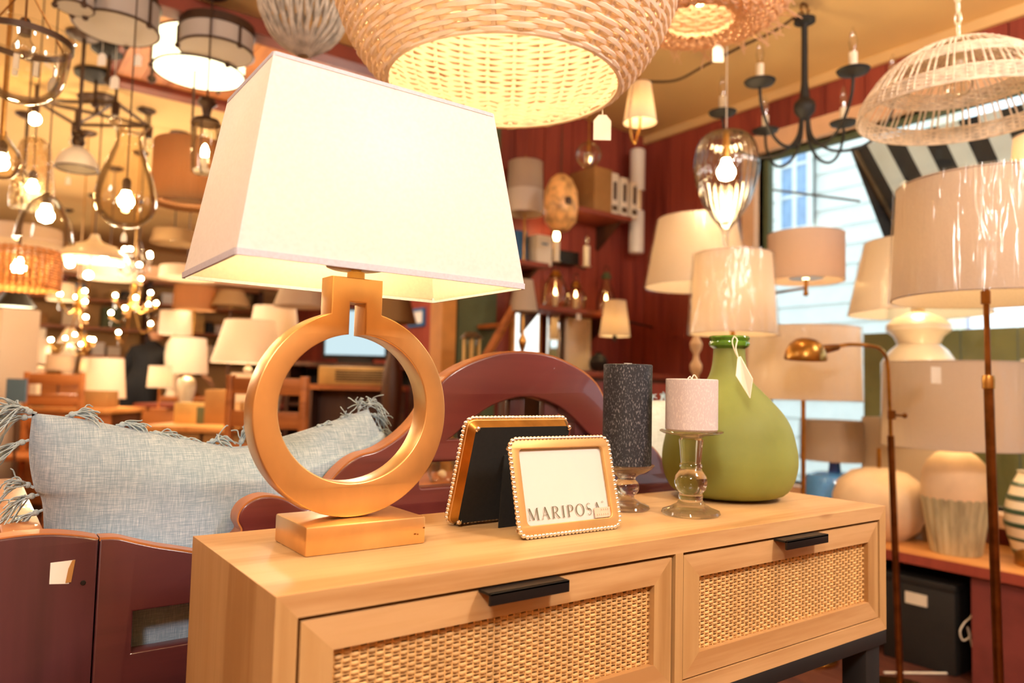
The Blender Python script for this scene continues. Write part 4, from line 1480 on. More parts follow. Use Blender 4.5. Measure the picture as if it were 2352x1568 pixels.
# ------------------------------------------------------------------ display table by the window and its lamps
TZ = .40
dt = thing('display_table', 'low honey-topped display table with red front under the shop window', 'table', (2.52, 0, 0))
MB().box(0, -1.1, TZ - .03, .50, 1.62, TZ, bev=.003).obj('table_top', MT['table_top'], dt)
MB().box(-.004, -1.104, TZ - .036, .0, 1.624, TZ - .002).obj('edge_band', MT['wall_red'], dt)
for (a, b) in ((-1.08, -.35), (.26, .50), (1.3, 1.6)):
    MB().box(.02, a, 0, .05, b, TZ - .03).obj('front_panel', MT['table_red'], dt, 0)
for yy in (-1.08, .20, 1.56):
    MB().box(.44, yy, 0, .48, yy + .04, TZ - .03).obj('leg', MT['table_red'], dt, 0)
for i, (yy, lab) in enumerate(((.56, 'black storage crate with a paper label, under the window table beside the brass pole'), (.88, 'black storage crate under the window table, hidden half behind the oak console'), (.0, 'black storage crate with a paper label under the table, at the picture edge'))):
    t = thing('storage_crate', lab, 'crate', (2.56, yy, 0), 0, 'crates under the display table')
    MB().box(0, 0, .0, .30, .25, .30, bev=.006).obj('body', MT['black_box'], t)
    MB().box(-.006, -.004, .285, .306, .254, .31, bev=.003).obj('lid', MT['black_box'], t)
    MB().box(-.0075, .09, .215, -.0005, .165, .255).obj('label', MT['box_white'], t, 0)
cordl = thing('power_cord', 'pale flex tied in a loop hanging in front of the red table panel', 'cord', (2.50, .30, .05))
lp = [at(px, py, 2.52) - Vector(cordl.location) for px, py in ((2235, 1290), (2236, 1400), (2215, 1430), (2205, 1450), (2212, 1470), (2228, 1460), (2222, 1440), (2232, 1480), (2245, 1520), (2262, 1538), (2268, 1520), (2240, 1528), (2250, 1560))]
MB().tube(smooth_line(lp, 6), .0028, 6).obj('flex', MT['string'], cordl)
lp = [at(px, py, 2.55) for px, py in ((2030, 1470), (2070, 1495), (2120, 1530), (2200, 1575))]
tag(MB().tube([(p.x, p.y, .006) for p in smooth_line(lp, 6)], .004, 6).obj('extension_lead', MT['string'], None), 'grey flex lying across the dark red floor by the console leg', 'cord')

# jar lamp: ribbed jar under a wrapped drum
p = at(2196, 1262, 2.66)
k = 2.66 / F_PX
t = thing('jar_lamp', 'blush ceramic jar lamp with ribbed lower half and a plastic-wrapped drum shade', 'lamp', (p.x, p.y, TZ))
MB().lathe([(0, 0), (50 * k, 0), (52 * k, .006), (60 * k, 60 * k), (68 * k, 115 * k), (70 * k, 127 * k)], 96, fl=.022, nfl=24).obj('ribbed_jar', MT['ceramic_rib'], t)
MB().lathe([(69 * k, 124 * k), (70.5 * k, 130 * k), (71 * k, 160 * k), (68 * k, 185 * k), (58 * k, 208 * k), (42 * k, 224 * k), (30 * k, 232 * k), (28 * k, 240 * k), (12 * k, 244 * k), (0, 244 * k)], 56).obj('jar_shoulder', MT['ceramic_matt'], t)
z0 = on(2196, 1027, 1, p.y).z - TZ
MB().tube([(0, 0, 240 * k), (0, 0, z0 + 160 * k)], .006, 8).obj('stem', MT['brass'], t)
s = shade_on(t, 153 * k, 147 * k, z0, 196 * k, MT['shade_grey'], film=True)
bulb_at(t, z0 + 80 * k, .028, True, watts=3.0)
a_ = at(2150, 842, 2.66 - 150 * k) - Vector(t.location)
MB().box(-.035, 0, -.055, .035, .001, 0).obj('shade_ticket', MT['box_white'], t, 0, loc=tuple(a_))

# round pumpkin-like lamp base behind it
p = at(2026, 1250, 2.95)
k = 2.95 / F_PX
t = thing('globe_lamp', 'squat round blush ceramic lamp base behind the tall brass pole', 'lamp', (p.x - .02, p.y, TZ))
MB().lathe([(0, 0), (60 * k, 0), (84 * k, 22 * k), (98 * k, 60 * k), (99 * k, 90 * k), (88 * k, 122 * k), (60 * k, 146 * k), (30 * k, 154 * k), (0, 155 * k)], 56, fl=.008, nfl=14).obj('lamp_base', MT['ceramic_matt'], t)
MB().tube([(0, 0, 150 * k), (0, 0, 200 * k)], .008, 10).obj('neck', MT['brass'], t)

# pedestal with the double-cone lamp
p = at(2110, 850, 3.06)
k = 3.06 / F_PX
zped = at(2075, 960, 3.02).z
ped = box_thing('display_plinth', 'plain beige plinth behind the jar lamp by the window', 'plinth', (p.x - .02, p.y + .02, TZ), .24, .30, zped - TZ, MT['shade_tan'])
t = thing('cone_lamp', 'cream double-cone ceramic lamp with warm lit shade, behind the jar lamp', 'lamp', (p.x, p.y, zped))
z0 = on(2112, 722, 1, p.y).z - zped
MB().lathe([(0, 0), (74 * k, 0), (78 * k, .01), (78 * k, z0 - 112 * k), (60 * k, z0 - 84 * k), (44 * k, z0 - 70 * k), (52 * k, z0 - 52 * k), (68 * k, z0 - 38 * k), (68 * k, z0 - 26 * k), (50 * k, z0 - 10 * k), (24 * k, z0 + 2 * k), (14 * k, z0 + 4 * k), (14 * k, z0 + 20 * k), (0, z0 + 20 * k)], 56).obj('lamp_base', MT['ceramic'], t)
shade_on(t, 148 * k, 112 * k, z0, 168 * k, MT['shade'], film=True)
bulb_at(t, z0 + 70 * k, .028, True, watts=9)

# striped vase and a lit lamp at the picture edge
p = at(2392, 1230, 2.5)
k = 2.5 / F_PX
t = thing('striped_vase', 'white ceramic vase with dark green hoops at the table end', 'vase', (p.x, p.y, TZ))
pr = [(0, 0), (46 * k, 0), (60 * k, 40 * k), (71 * k, 85 * k), (70 * k, 130 * k), (58 * k, 175 * k), (44 * k, 205 * k), (46 * k, 212 * k), (36 * k, 212 * k), (30 * k, 190 * k), (0, 180 * k)]
body = MB().lathe([(q.x, q.y) for q in smooth_line([(r, z, 0) for r, z in pr[1:8]], 5)] + [(q[0], q[1]) for q in pr[8:]], 48).obj('vase_body', MT['ceramic'], t)
sp = smooth_line([(r, z, 0) for r, z in pr[1:8]], 12)
for i in range(6):
    zc1 = (22 + i * 31) * k
    q = min(sp, key=lambda v: abs(v.y - zc1))
    q2 = min(sp, key=lambda v: abs(v.y - zc1 - 11 * k))
    MB().lathe([(q.x + .0006, q.y), (q.x + .002, q.y + .001), (q2.x + .002, q2.y - .001), (q2.x + .0006, q2.y)], 48, closed=True).obj('green_hoop', MT['green_stripe'], t)
table_lamp('small lit lamp with a glowing cream shade at the end of the window table', 2412, 985, 2.8, 64, 54, 160, MT['shade'], TZ, GOURD, .07, MT['ceramic'], watts=6)
table_lamp('tall column lamp with a slim cream shade near the picture edge', 2386, 398, 2.55, 56, 48, 88, MT['shade'], TZ, STICK, .09, MT['brass'], watts=2.5)

# blue bottle lamp with drum shade near the glass
p = at(1917, 1062, 3.2)
k = 3.2 / F_PX
t = thing('blue_bottle_lamp', 'sky blue glass bottle lamp with cobalt neck under a tan drum shade', 'lamp', (p.x, p.y, TZ))
z0 = on(1917, 1056, 1, p.y).z - TZ
MB().lathe([(0, 0), (62 * k, 0), (66 * k, .01), (66 * k, z0 - 52 * k), (60 * k, z0 - 34 * k), (40 * k, z0 - 27 * k), (0, z0 - 27 * k)], 40).obj('bottle', MT['blue_glass'], t)
MB().lathe([(0, z0 - 28 * k), (14 * k, z0 - 28 * k), (12 * k, z0 - 10 * k), (14 * k, z0 + 6 * k), (0, z0 + 6 * k)], 24).obj('bottle_neck', MT['cobalt'], t)
MB().tube([(0, 0, z0), (0, 0, z0 + 60 * k)], .005, 8).obj('stem', MT['brass'], t)
shade_on(t, 74 * k, 72 * k, z0, 90 * k, MT['shade_tan'], film=True)

# ------------------------------------------------------------------ floor lamps


def floor_lamp(label, px, pyb, dist, hw, hwt, hh, shade_m, pole_m, film=True, watts=0, lean=0.0, prof=None, pr=.008, name='floor_lamp', harp=False):
    k = dist / F_PX
    p = at(px, pyb, dist)
    t = thing(name, label, 'floor lamp', (p.x, p.y, 0))
    t.rotation_euler = (0, 0, 0)
    z0 = p.z
    MB().lathe([(0, 0), (.12, 0), (.12, .012), (.11, .02), (.02, .026), (0, .026)], 40).obj('foot', pole_m, t)
    if prof:
        MB().lathe([(0, .024)] + prof(z0) + [(0, z0 + .01)], 24).obj('turned_stem', pole_m, t)
    else:
        MB().tube([(0, 0, .02), (0, 0, z0 + hh * k * .6)], pr, 12).obj('pole', pole_m, t)
    shade_on(t, hw * k, hwt * k, z0, hh * k, shade_m, film)
    bulb_at(t, z0 + hh * k * .5, .028, watts > 0, watts=watts)
    return t


# big wrapped shade close by on the right; the pole leans a little
k = 1.7 / F_PX
p = at(2264, 700, 1.7)
t = thing('floor_lamp', 'tall floor lamp with big plastic-wrapped tan drum shade and telescoping brass pole', 'floor lamp', (p.x, p.y, 0))
z0 = p.z + .012
dn = at(2292, 1568, 1.70)
dx = Vector((dn.x - at(2258, 700, 1.7).x, dn.y - at(2258, 700, 1.7).y, 0)) * .6
MB().lathe([(0, 0), (.14, 0), (.14, .012), (.12, .022), (.02, .03), (0, .03)], 40, c=(dx.x * 1.8, dx.y * 1.8, 0)).obj('foot', MT['brass'], t)
zj = on(2270, 872, 1, p.y).z
f_ = 1 - zj / z0
jx = dx * 1.8 * f_
MB().tube([(jx.x, jx.y, zj), (0, 0, z0 + .10)], .0065, 12).obj('upper_pole', MT['brass_dark'], t)
MB().tube([(dx.x * 1.8, dx.y * 1.8, .02), (jx.x, jx.y, zj)], .0105, 14).obj('lower_pole', MT['brass_dark'], t)
MB().lathe([(.0075, -.022), (.0130, -.020), (.0135, .0), (.012, .010), (.0075, .012)], 18, c=(jx.x, jx.y, zj), closed=True).obj('pole_collar', MT['brass'], t)
MB().tube([(0, 0, z0 - .01), (0, 0, z0 + .02)], .010, 10).obj('switch', MT['brass_dark'], t)
shade_on(t, 194 * k, 181 * k, z0, 268 * k, MT['shade_grey'], film=True, seg=64)
bulb_at(t, z0 + .13, .03, True, watts=2.2)

# pharmacy lamp
t = thing('pharmacy_lamp', 'aged brass pharmacy floor lamp with domed head on a bent arm', 'floor lamp', tuple(Vector(at(2068, 1560, 2.38)) * Vector((1, 1, 0))))
o_ = Vector(t.location)
pp = [at(px, py, d_) - o_ for px, py, d_ in ((2066, 1540, 2.38), (2054, 1210, 2.38), (2046, 1000, 2.38), (2040, 850, 2.38), (2036, 822, 2.38), (2024, 803, 2.37), (2000, 794, 2.36), (1950, 791, 2.35), (1912, 798, 2.33))]
pp[0] = Vector((0, 0, .02))
MB().tube([pp[0], pp[1], pp[2]], .0105, 12).obj('lower_pole', MT['brass_dark'], t)
MB().tube([pp[2]] + smooth_line(pp[3:], 6), .0062, 10).obj('arm', MT['brass'], t)
MB().lathe([(0, 0), (.11, 0), (.11, .01), (.1, .02), (.015, .028), (0, .028)], 40).obj('foot', MT['brass'], t)
q = at(2048, 952, 2.38) - o_
MB().tube([q, q + Vector((.03, -.02, -.002))], .004, 8).ball(tuple(q + Vector((.036, -.024, -.002))), .009, 10, 7).lathe([(.007, -.014), (.0125, -.014), (.0125, .014), (.007, .014)], 16, c=tuple(q), closed=True).obj('clamp_knob', MT['brass_dark'], t)
q = at(1900, 800, 2.33) - o_
MB().tube([at(1925, 797, 2.34) - o_, at(1885, 803, 2.325) - o_], [.010, .016], 12).obj('head_joint', MT['brass_dark'], t)
k = 2.32 / F_PX
hd = at(1850, 826, 2.32) - o_
dm = [(46 * k, 0), (47 * k, 4 * k), (44 * k, 20 * k), (36 * k, 36 * k), (22 * k, 47 * k), (8 * k, 51 * k), (0.001, 52 * k)]
h_ = MB().shell(dm, 36, .0015).obj('domed_head', MT['brass'], t, 60, loc=tuple(hd))
h_.rotation_euler = (D(6), D(-5), 0)

# other floor lamps, right half
floor_lamp('wrapped ivory drum floor lamp standing right behind the green vase', 1683, 768, 2.5, 97, 86, 186, MT['shade'], MT['brass'], watts=1.5)
floor_lamp('wrapped wide drum floor lamp by the window with a thin brass stem', 1845, 918, 2.75, 124, 120, 165, MT['shade'], MT['brass'], watts=3)
wv = lambda z0: [(.018 + .009 * math.sin(q * 1.55), .03 + (z0 - .04) * q / 60) for q in range(61)]
floor_lamp('wrapped tapered shade on a wavy turned wooden stem in the red corner', 1600, 660, 3.1, 116, 88, 158, MT['shade'], MT['ceramic_matt'], watts=5, prof=wv)

# swing-arm drum sconce on the window post
k = 3.45 / F_PX
p = at(1851, 646, 3.3)
t = thing('swing_arm_sconce', 'rose linen drum shade on a brass swing arm before the window post', 'wall lamp', tuple(p))
shade_on(t, 80 * k, 80 * k, 0, 104 * k, MT['shade_pink'])
MB().tube([(0, 0, .08), (0, 0, -.045)], .009, 10).ball((0, 0, -.055), .013, 10, 8).obj('switch_stem', MT['brass'], t)
q = Vector((XR - .032, WY1 + .04, p.z - .03)) - p
MB().tube([(0, 0, -.03), (q.x * .45, q.y * .75, -.03), tuple(q)], .006, 8).obj('arm', MT['brass'], t)
MB().box(q.x - .004, q.y - .03, q.z - .06, q.x + .008, q.y + .03, q.z + .06, bev=.003).obj('wall_plate', MT['brass'], t)
MB().lathe([(0, 0), (.075, 0), (.075, .004), (0, .004)], 24, c=(0, 0, .012)).obj('diffuser', MT['enamel'], t)
bulb_at(t, .05, .026, True, watts=1.2)

# ------------------------------------------------------------------ chandelier
p = at(1848, 246, 2.9)
t = thing('candle_chandelier', 'black iron six-arm chandelier with white candle sleeves near the window', 'chandelier', tuple(p))
k = 2.9 / F_PX
MB().lathe([(0, -30 * k), (10 * k, -28 * k), (22 * k, -12 * k), (24 * k, 0), (22 * k, 10 * k), (12 * k, 20 * k), (10 * k, 34 * k), (7.5 * k, 60 * k), (7 * k, 188 * k), (9 * k, 196 * k), (24 * k, 200 * k), (24 * k, 208 * k), (8 * k, 216 * k), (0, 217 * k)], 28).obj('centre_column', MT['black_matt'], t)
zc = CZ - p.z
MB().tube([(14 * k * math.cos(a), 0, 231 * k + 14 * k * math.sin(a)) for a in [2 * PI * q / 20 for q in range(20)]], 2.6 * k, 6, closed=True).obj('hanging_ring', MT['brass_dark'], t)
MB().tube([(0, 0, 244 * k), (0, 0, zc)], .003, 6).obj('chain', MT['wrought'], t)
R0 = 182 * k
for i in range(6):
    a = -YAW * -1 + 0
    an = YAW + D(i * 60 - 21)          # 0 points to the right as seen from the aisle
    ux, uy = math.cos(an), math.sin(an)
    pts = [(8 * k, -18 * k), (16 * k, -70 * k), (52 * k, -104 * k), (104 * k, -108 * k), (148 * k, -84 * k), (176 * k, -40 * k), (182 * k, 0)]
    arm = MB().tube(smooth_line([(r * ux, r * uy, z) for r, z in pts], 6), 3.4 * k, 8).obj('arm', MT['black_matt'], t)
    MB().lathe([(0, -4 * k), (10 * k, -3 * k), (30 * k, 4 * k), (33 * k, 9 * k), (30 * k, 8 * k), (10 * k, 3 * k), (0, 3 * k)], 22, c=(R0 * ux, R0 * uy, 0)).obj('drip_cup', MT['black_matt'], arm)
    MB().lathe([(0, 3 * k), (8.5 * k, 3 * k), (8.5 * k, 46 * k), (0, 46 * k)], 16, c=(R0 * ux, R0 * uy, 0)).obj('candle_sleeve', MT['candle_sleeve'], arm)
    MB().lathe([(0, 45 * k), (5 * k, 46 * k), (7 * k, 58 * k), (9 * k, 68 * k), (6 * k, 86 * k), (1.2 * k, 100 * k), (0, 102 * k)], 12, c=(R0 * ux, R0 * uy, 0)).obj('flame_bulb', MT['bulb_off'], arm)
sw = smooth_line([at(px, py, d_) for px, py, d_ in ((1838, 30, 2.9), (1780, 70, 2.95), (1700, 108, 3.1), (1620, 150, 3.3), (1550, 185, 3.4), (1470, 186, 3.5))], 6)
tag(MB().tube(sw, .006, 6).obj('swag_cord', MT['wrought'], None), 'brown flex swagged across the ceiling to the black chandelier', 'cord')

# ------------------------------------------------------------------ woven dome pendant, right
DC = at(2203, 262, 1.9)
k = 1.9 / F_PX
t = thing('rattan_dome', 'cream openwork rattan dome pendant with clear bulb, upper right by the awning', 'pendant lamp', tuple(DC))
dome = [(213, 0), (211, 14), (204, 34), (196, 48), (176, 78), (160, 96), (152, 103), (120, 127), (78, 148), (40, 158), (14, 161)]
dome = [(r * k, z * k) for r, z in dome]
dl = smooth_line([(r, z, 0) for r, z in dome], 6)


def dome_r(z):
    q = min(dl, key=lambda v: abs(v.y - z))
    return q.x


for (za_, zb_, n) in ((0, 34, 8), (74, 106, 8), (132, 161, 9)):
    for j in range(n):
        z = (za_ + (zb_ - za_) * (j + .5) / n) * k
        r = dome_r(z)
        pts = []
        for q in range(144):
            a = 2 * PI * q / 144
            w = .0016 * math.sin(36 * a + (j % 2) * PI)
            pts.append(((r + w) * math.cos(a), (r + w) * math.sin(a), z))
        MB().tube(pts, .0024, 4, closed=True).obj('rattan_row', MT['wicker_grey'], t)
for (z, rr_) in ((0, .004), (34 * k, .0026), (78 * k, .0026), (103 * k, .0026)):
    r = dome_r(z)
    MB().tube([(r * math.cos(a), r * math.sin(a), z) for a in [2 * PI * q / 72 for q in range(72)]], rr_, 5, closed=True).obj('rattan_hoop', MT['wicker_grey'], t)
mst = MB().tube([(v.x, 0, v.y) for v in dl[::3]], .0026, 4).mesh('rattan_rib', MT['wicker_grey'])
for i in range(72):
    o = link('rattan_rib', mst, t)
    o.rotation_euler = (0, 0, 2 * PI * i / 72 + (.022 if i % 2 else 0))
bulb_at(t, 70 * k, .034, False, up=False)
MB().lathe([(.016, 110 * k), (.018, 115 * k), (.018, 158 * k), (.012, 168 * k)], 16).obj('socket', MT['ceramic'], t)
mch = MB()
for i in range(7):
    z = 172 * k + i * .030
    if i % 2:
        mch.tube([(.0075 * math.cos(a), 0, z + .018 * math.sin(a)) for a in [2 * PI * q / 14 for q in range(14)]], .0022, 5, closed=True)
    else:
        mch.tube([(0, .0075 * math.cos(a), z + .018 * math.sin(a)) for a in [2 * PI * q / 14 for q in range(14)]], .0022, 5, closed=True)
mch.obj('chain', MT['ceramic'], t)
cord_up(t, 165 * k, MT['string'], .0022, True, .06, x=.01, wob=-.018)

# ------------------------------------------------------------------ frayed rattan pendant beyond the big one
RC = at(1606, 44, 2.25)
k = 2.25 / F_PX
t, _, _ = willow('frayed_rattan_pendant', 'lit seagrass saucer pendant with frayed straw fringe, behind the big willow pendant', RC,
                 [(.100, 0), (.14, -.012), (.195, .0), (.245, .028), (.27, .06), (.23, .10), (.16, .135), (.06, .15)], 30, 38, MT['seagrass'], .0045, amp=.005, seed=4)
rr = random.Random(11)
for i in range(90):
    a = rr.uniform(0, 2 * PI)
    r0, z0 = (.26, .035) if i % 3 else (.22, .012)
    r1 = r0 + rr.uniform(.01, .06)
    da = rr.uniform(-.25, .25)
    MB().tube([(r0 * .93 * math.cos(a), r0 * .93 * math.sin(a), z0), (r1 * math.cos(a + da), r1 * math.sin(a + da), z0 + rr.uniform(-.055, .01))], [.0026, .0018], 4).obj('straw', MT['seagrass'], t)
bulb_at(t, .085, .026, True, watts=13)
MB().tube([(0, 0, .15), (0, 0, CZ - RC.z)], .004, 8).obj('cord', MT['string'], t)
price_tag('white tag hanging under the frayed seagrass pendant', rim_point(RC + Vector((0, 0, -.016)), .14, 1650), .012, .034, .055, turn=YAW)

# ceiling canopy disc with thin cord, fluted balloon pendant under it
p = at(1668, 410, 2.75)
k = 2.75 / F_PX
t = thing('fluted_glass_pendant', 'fluted clear glass balloon pendant with glowing bulb, before the red corner', 'pendant lamp', tuple(p))
pf = [(6, -158), (10, -120), (34, -88), (56, -46), (70, 10), (71, 50), (60, 86), (40, 104), (16, 110), (12, 111)]
MB().shell([(v.x, v.y) for v in smooth_line([(r * k, z * k, 0) for r, z in pf], 4)], 112, .002, fl=.022, nfl=28).obj('glass_balloon', MT['glass_ribbed'], t, 80)
MB().tube([(0, 0, -120 * k), (0.003, 0, -150 * k), (.012, 0, -200 * k)], .0045, 8).obj('glass_tail', MT['glass_thin'], t)
bulb_at(t, 15 * k, .033, True, up=False, watts=4, m=MT['bulb_hot'])
MB().lathe([(.012, 45 * k), (.014, 60 * k), (.014, 105 * k), (.010, 112 * k)], 14).obj('socket', MT['brass'], t)
cord_up(t, 108 * k, MT['string'], .0018, True, .062, cm=MT['brass_dark'])

# small shade hung by the ceiling line
p = at(1470, 282, 2.9)
k = 2.9 / F_PX
t = thing('pendant_shade', 'small cream cone shade on a bent brass stem, hung near the ceiling corner', 'pendant lamp', tuple(p))
shade_on(t, 38 * k, 24 * k, 0, 92 * k, MT['shade'])
MB().tube(smooth_line([(0, 0, 60 * k), (0, 0, -5 * k), (-.012, 0, -30 * k), (-.03, 0, -52 * k), (-.05, 0, -30 * k), (-.05, 0, 40 * k), (-.01, 0, 110 * k), (0, 0, 130 * k)], 5), .005, 8).obj('curved_arm', MT['brass'], t)
bulb_at(t, 40 * k, .022, True, watts=1)
cord_up(t, 128 * k, MT['wrought'], .0025)


# ------------------------------------------------------------------ red back wall: shelves and what hangs or stands there
def wall_shelf(label, pxa, pxb, py, dep=.24, m=None):
    a = on(pxa, py, 1, YB - dep)
    z = a.z
    b = on(pxb, py, 1, YB - dep)
    t = thing('wall_shelf', label, 'shelf', (0, 0, z))
    MB().box(a.x, YB - dep, -.025, b.x, YB - .004, 0, bev=.002).obj('shelf_board', MT['beam_red'], t)
    for xx in (a.x + .04, b.x - .05):
        MB().prism([(xx, YB - .004, -.025), (xx, YB - dep * .8, -.025), (xx, YB - .004, -.16)], (.02, 0, 0)).obj('bracket', MT['dark_wood'], t, 0)
    return z


z1 = wall_shelf('upper red wall shelf carrying the white lantern cartons', 1320, 1452, 470)
z2 = wall_shelf('red wall shelf carrying the two-tone shade lamp and small cartons', 1150, 1262, 588)
z3 = wall_shelf('lower red wall shelf with amber glass lanterns', 1235, 1432, 698)
ys = YB - .13


def wx(px, py, dy=.13):
    return on(px, py, 1, YB - dy)


k = wx(1205, 490).length / F_PX
p = wx(1205, 492)
t = thing('shelf_lamp', 'brass stick lamp with two-tone tan and white drum shade on the wall shelf', 'lamp', (p.x, p.y, z2))
kk = 4.0 / F_PX
base_lathe(t, [(r * .05, z * (p.z - z2)) for r, z in STICK], MT['brass'])
shade_on(t, 40 * kk, 39 * kk, p.z - z2, 52 * kk, MT['shade'])
shade_on(t, 39 * kk, 37 * kk, p.z - z2 + 52 * kk, 62 * kk, MT['shade_tan'], name='upper_shade')
MB().lathe([(0, 116 * kk), (.006, 117 * kk), (.004, 130 * kk), (0, 131 * kk)], 10, c=(0, 0, p.z - z2)).obj('finial', MT['brass'], t)
p = wx(1198, 580)
box_thing('carton', 'blue and white carton on the wall shelf behind the brass stick lamp', 'box', (p.x, p.y + .04, z2), .07, .08, .17, MT['box_blue'])
p = wx(1237, 580)
t = box_thing('carton', 'white carton with a grey handle mark on the wall shelf', 'box', (p.x, p.y, z2), .10, .10, .155, MT['box_white'])
MB().box(-.02, -.051, .105, .02, -.0495, .115).obj('print', MT['blue_board'], t, 0)
p = wx(1382, 470)
for i, (px, w_) in enumerate(((1358, .13), (1385, .055), (1407, .055), (1430, .055))):
    p = wx(px, 465)
    t = box_thing('carton', ['plain tan carton at the left of the lantern cartons', 'white lantern carton next to the plain tan carton', 'white lantern carton in the middle of its row', 'white lantern carton at the right end of the wall shelf'][i], 'box',
                  (p.x, YB - .125, z1), w_, .2, .24 - i * .012, MT['box_brown'] if i == 0 else MT['box_white'], group='lantern cartons on the wall shelf')
    if i:
        MB().box(-.012, -.1012, .08, .012, -.0995, .18).obj('printed_lantern', MT['wrought'], t, 0)
        MB().box(-.02, -.1012, .02, .02, -.0995, .05).obj('printed_text', MT['iron_grey'], t, 0)

# shell disc pendant
p = at(1288, 470, 3.5)
k = 3.5 / F_PX
t = thing('shell_disc_pendant', 'amber capiz shell disc pendant hanging in front of the red wall', 'pendant lamp', tuple(p))
MB().lathe([(0, -62 * k), (18 * k, -60 * k), (36 * k, -40 * k), (41 * k, -5 * k), (38 * k, 30 * k), (26 * k, 58 * k), (12 * k, 70 * k), (0, 72 * k)], 36).obj('shell_body', MT['shell'], t)
MB().lathe([(7 * k, -8 * k), (9 * k, 0), (7 * k, 8 * k)], 14, c=(-10 * k, -38 * k, 0)).obj('eye', MT['wrought'], t)
cord_up(t, 70 * k, MT['wrought'], .003)
# mirrored ball pendant
p = at(1352, 356, 3.4)
k = 3.4 / F_PX
t = thing('mirrored_ball_pendant', 'small smoky glass ball pendant with bright mirrored base', 'pendant lamp', tuple(p))
MB().ball((0, 0, 0), 30 * k, 24, 16).obj('glass_ball', MT['glass_amber'], t, 80)
MB().lathe([(0, -22 * k), (8 * k, -20 * k), (12 * k, -8 * k), (7 * k, 4 * k), (0, 5 * k)], 16).obj('mirror_bulb', MT['chrome'], t)
MB().tube([(0, 0, 4 * k), (0, 0, 34 * k)], .008, 8).obj('socket', MT['brass'], t)
cord_up(t, 30 * k, MT['brass'], .0025)

# tube sconce
p = wx(1482, 470, .10)
kk = (p - Vector(CAM)).length / F_PX * .97
t = thing('tube_sconce', 'white double-tube sconce with chrome collar on the red wall', 'wall lamp', (p.x - .09, p.y - .02, p.z))
MB().lathe([(0, 22 * kk), (16.5 * kk, 22 * kk), (17 * kk, 26 * kk), (17 * kk, 116 * kk), (14 * kk, 119 * kk), (0, 119 * kk)], 28).obj('upper_tube', MT['enamel'], t)
MB().lathe([(0, -119 * kk), (14 * kk, -119 * kk), (17 * kk, -116 * kk), (17 * kk, -26 * kk), (16.5 * kk, -22 * kk), (0, -22 * kk)], 28).obj('lower_tube', MT['enamel'], t)
MB().lathe([(0, -23 * kk), (17.5 * kk, -23 * kk), (17.5 * kk, 23 * kk), (0, 23 * kk)], 28).obj('collar', MT['chrome'], t)
MB().box(-.02, 0, -.02, .02, .118, .02, bev=.002).box(-.07, .04, -.05, -.01, .12, .05, bev=.004).obj('bracket', MT['chrome'], t)

# two-candle sconce, black box and lanterns over the lower shelf
p = wx(1312, 590, .10)
t = thing('two_candle_sconce', 'black wall sconce with two ivory candle sleeves above the amber lanterns', 'wall lamp', tuple(p))
MB().box(-.11, .02, -.035, .075, .095, .035, bev=.003).obj('back_plate', MT['black_matt'], t)
for xx in (-.13, .085):
    MB().tube([(xx * .5, .03, -.03), (xx * .9, -.02, -.06), (xx, -.03, -.045)], .005, 6).obj('arm', MT['wrought'], t)
    MB().lathe([(0, -.05), (.026, -.046), (.024, -.05 + .008), (.018, -.04), (.018, .065), (0, .065)], 16, c=(xx, -.03, 0)).obj('candle_sleeve', MT['candle_sleeve'], t)
    MB().lathe([(0, .064), (.010, .067), (.017, .09), (.010, .12), (0, .15)], 12, c=(xx, -.03, 0)).obj('flame_bulb', MT['bulb'] if xx < 0 else MT['bulb_off'], t)
for i, (px, w_, h_, lab) in enumerate(((1275, .062, .17, 'rounded amber glass lantern at the left of the lower wall shelf'), (1322, .05, .13, 'square-shouldered amber glass lantern in the middle of the lower shelf'), (1392, .052, .20, 'bell-shaped amber glass lantern with black cap on the lower shelf'))):
    p = wx(px, 690)
    t = thing('glass_lantern', lab, 'lantern', (p.x, YB - .13, z3), 0, 'amber lanterns on the lower wall shelf')
    pf = [[(.6, 0), (.95, .15), (1, .45), (.8, .8), (.45, 1)], [(.9, 0), (1, .3), (1, .7), (.5, .95), (.4, 1)], [(1, 0), (.98, .1), (.85, .5), (.5, .8), (.35, 1)]][i]
    MB().shell([(v.x, v.y) for v in smooth_line([(r * w_ * 1.1, z * h_, 0) for r, z in pf], 4)], 28, .0015).obj('glass_body', MT['glass_amber'], t, 80)
    MB().lathe([(0, 0), (w_ * 1.1, 0), (w_ * 1.1, .006), (0, .006)], 24).obj('tray', MT['brass'], t)
    MB().lathe([(0, h_), (w_ * .6, h_), (w_ * .35, h_ + .03), (.006, h_ + .035), (0, h_ + .036)], 20).obj('cap', MT['sage'] if i == 2 else MT['brass'], t)
    MB().tube([(.02 * math.cos(a), 0, h_ + .05 + .02 * math.sin(a)) for a in [2 * PI * q / 14 for q in range(14)]], .003, 5, closed=True).obj('handle_ring', MT['wrought'], t)
    MB().lathe([(0, .006), (.012, .006), (.012, .07), (0, .075)], 12).obj('candle', MT['candle_sleeve'], t)
    MB().lathe([(0, .074), (.007, .082), (.004, .10), (0, .112)], 10).obj('flame_bulb', MT['bulb'], t)
price_tag('tag hanging below the lower wall shelf', wx(1330, 700, .23), .02, .045, .06, turn=.3)

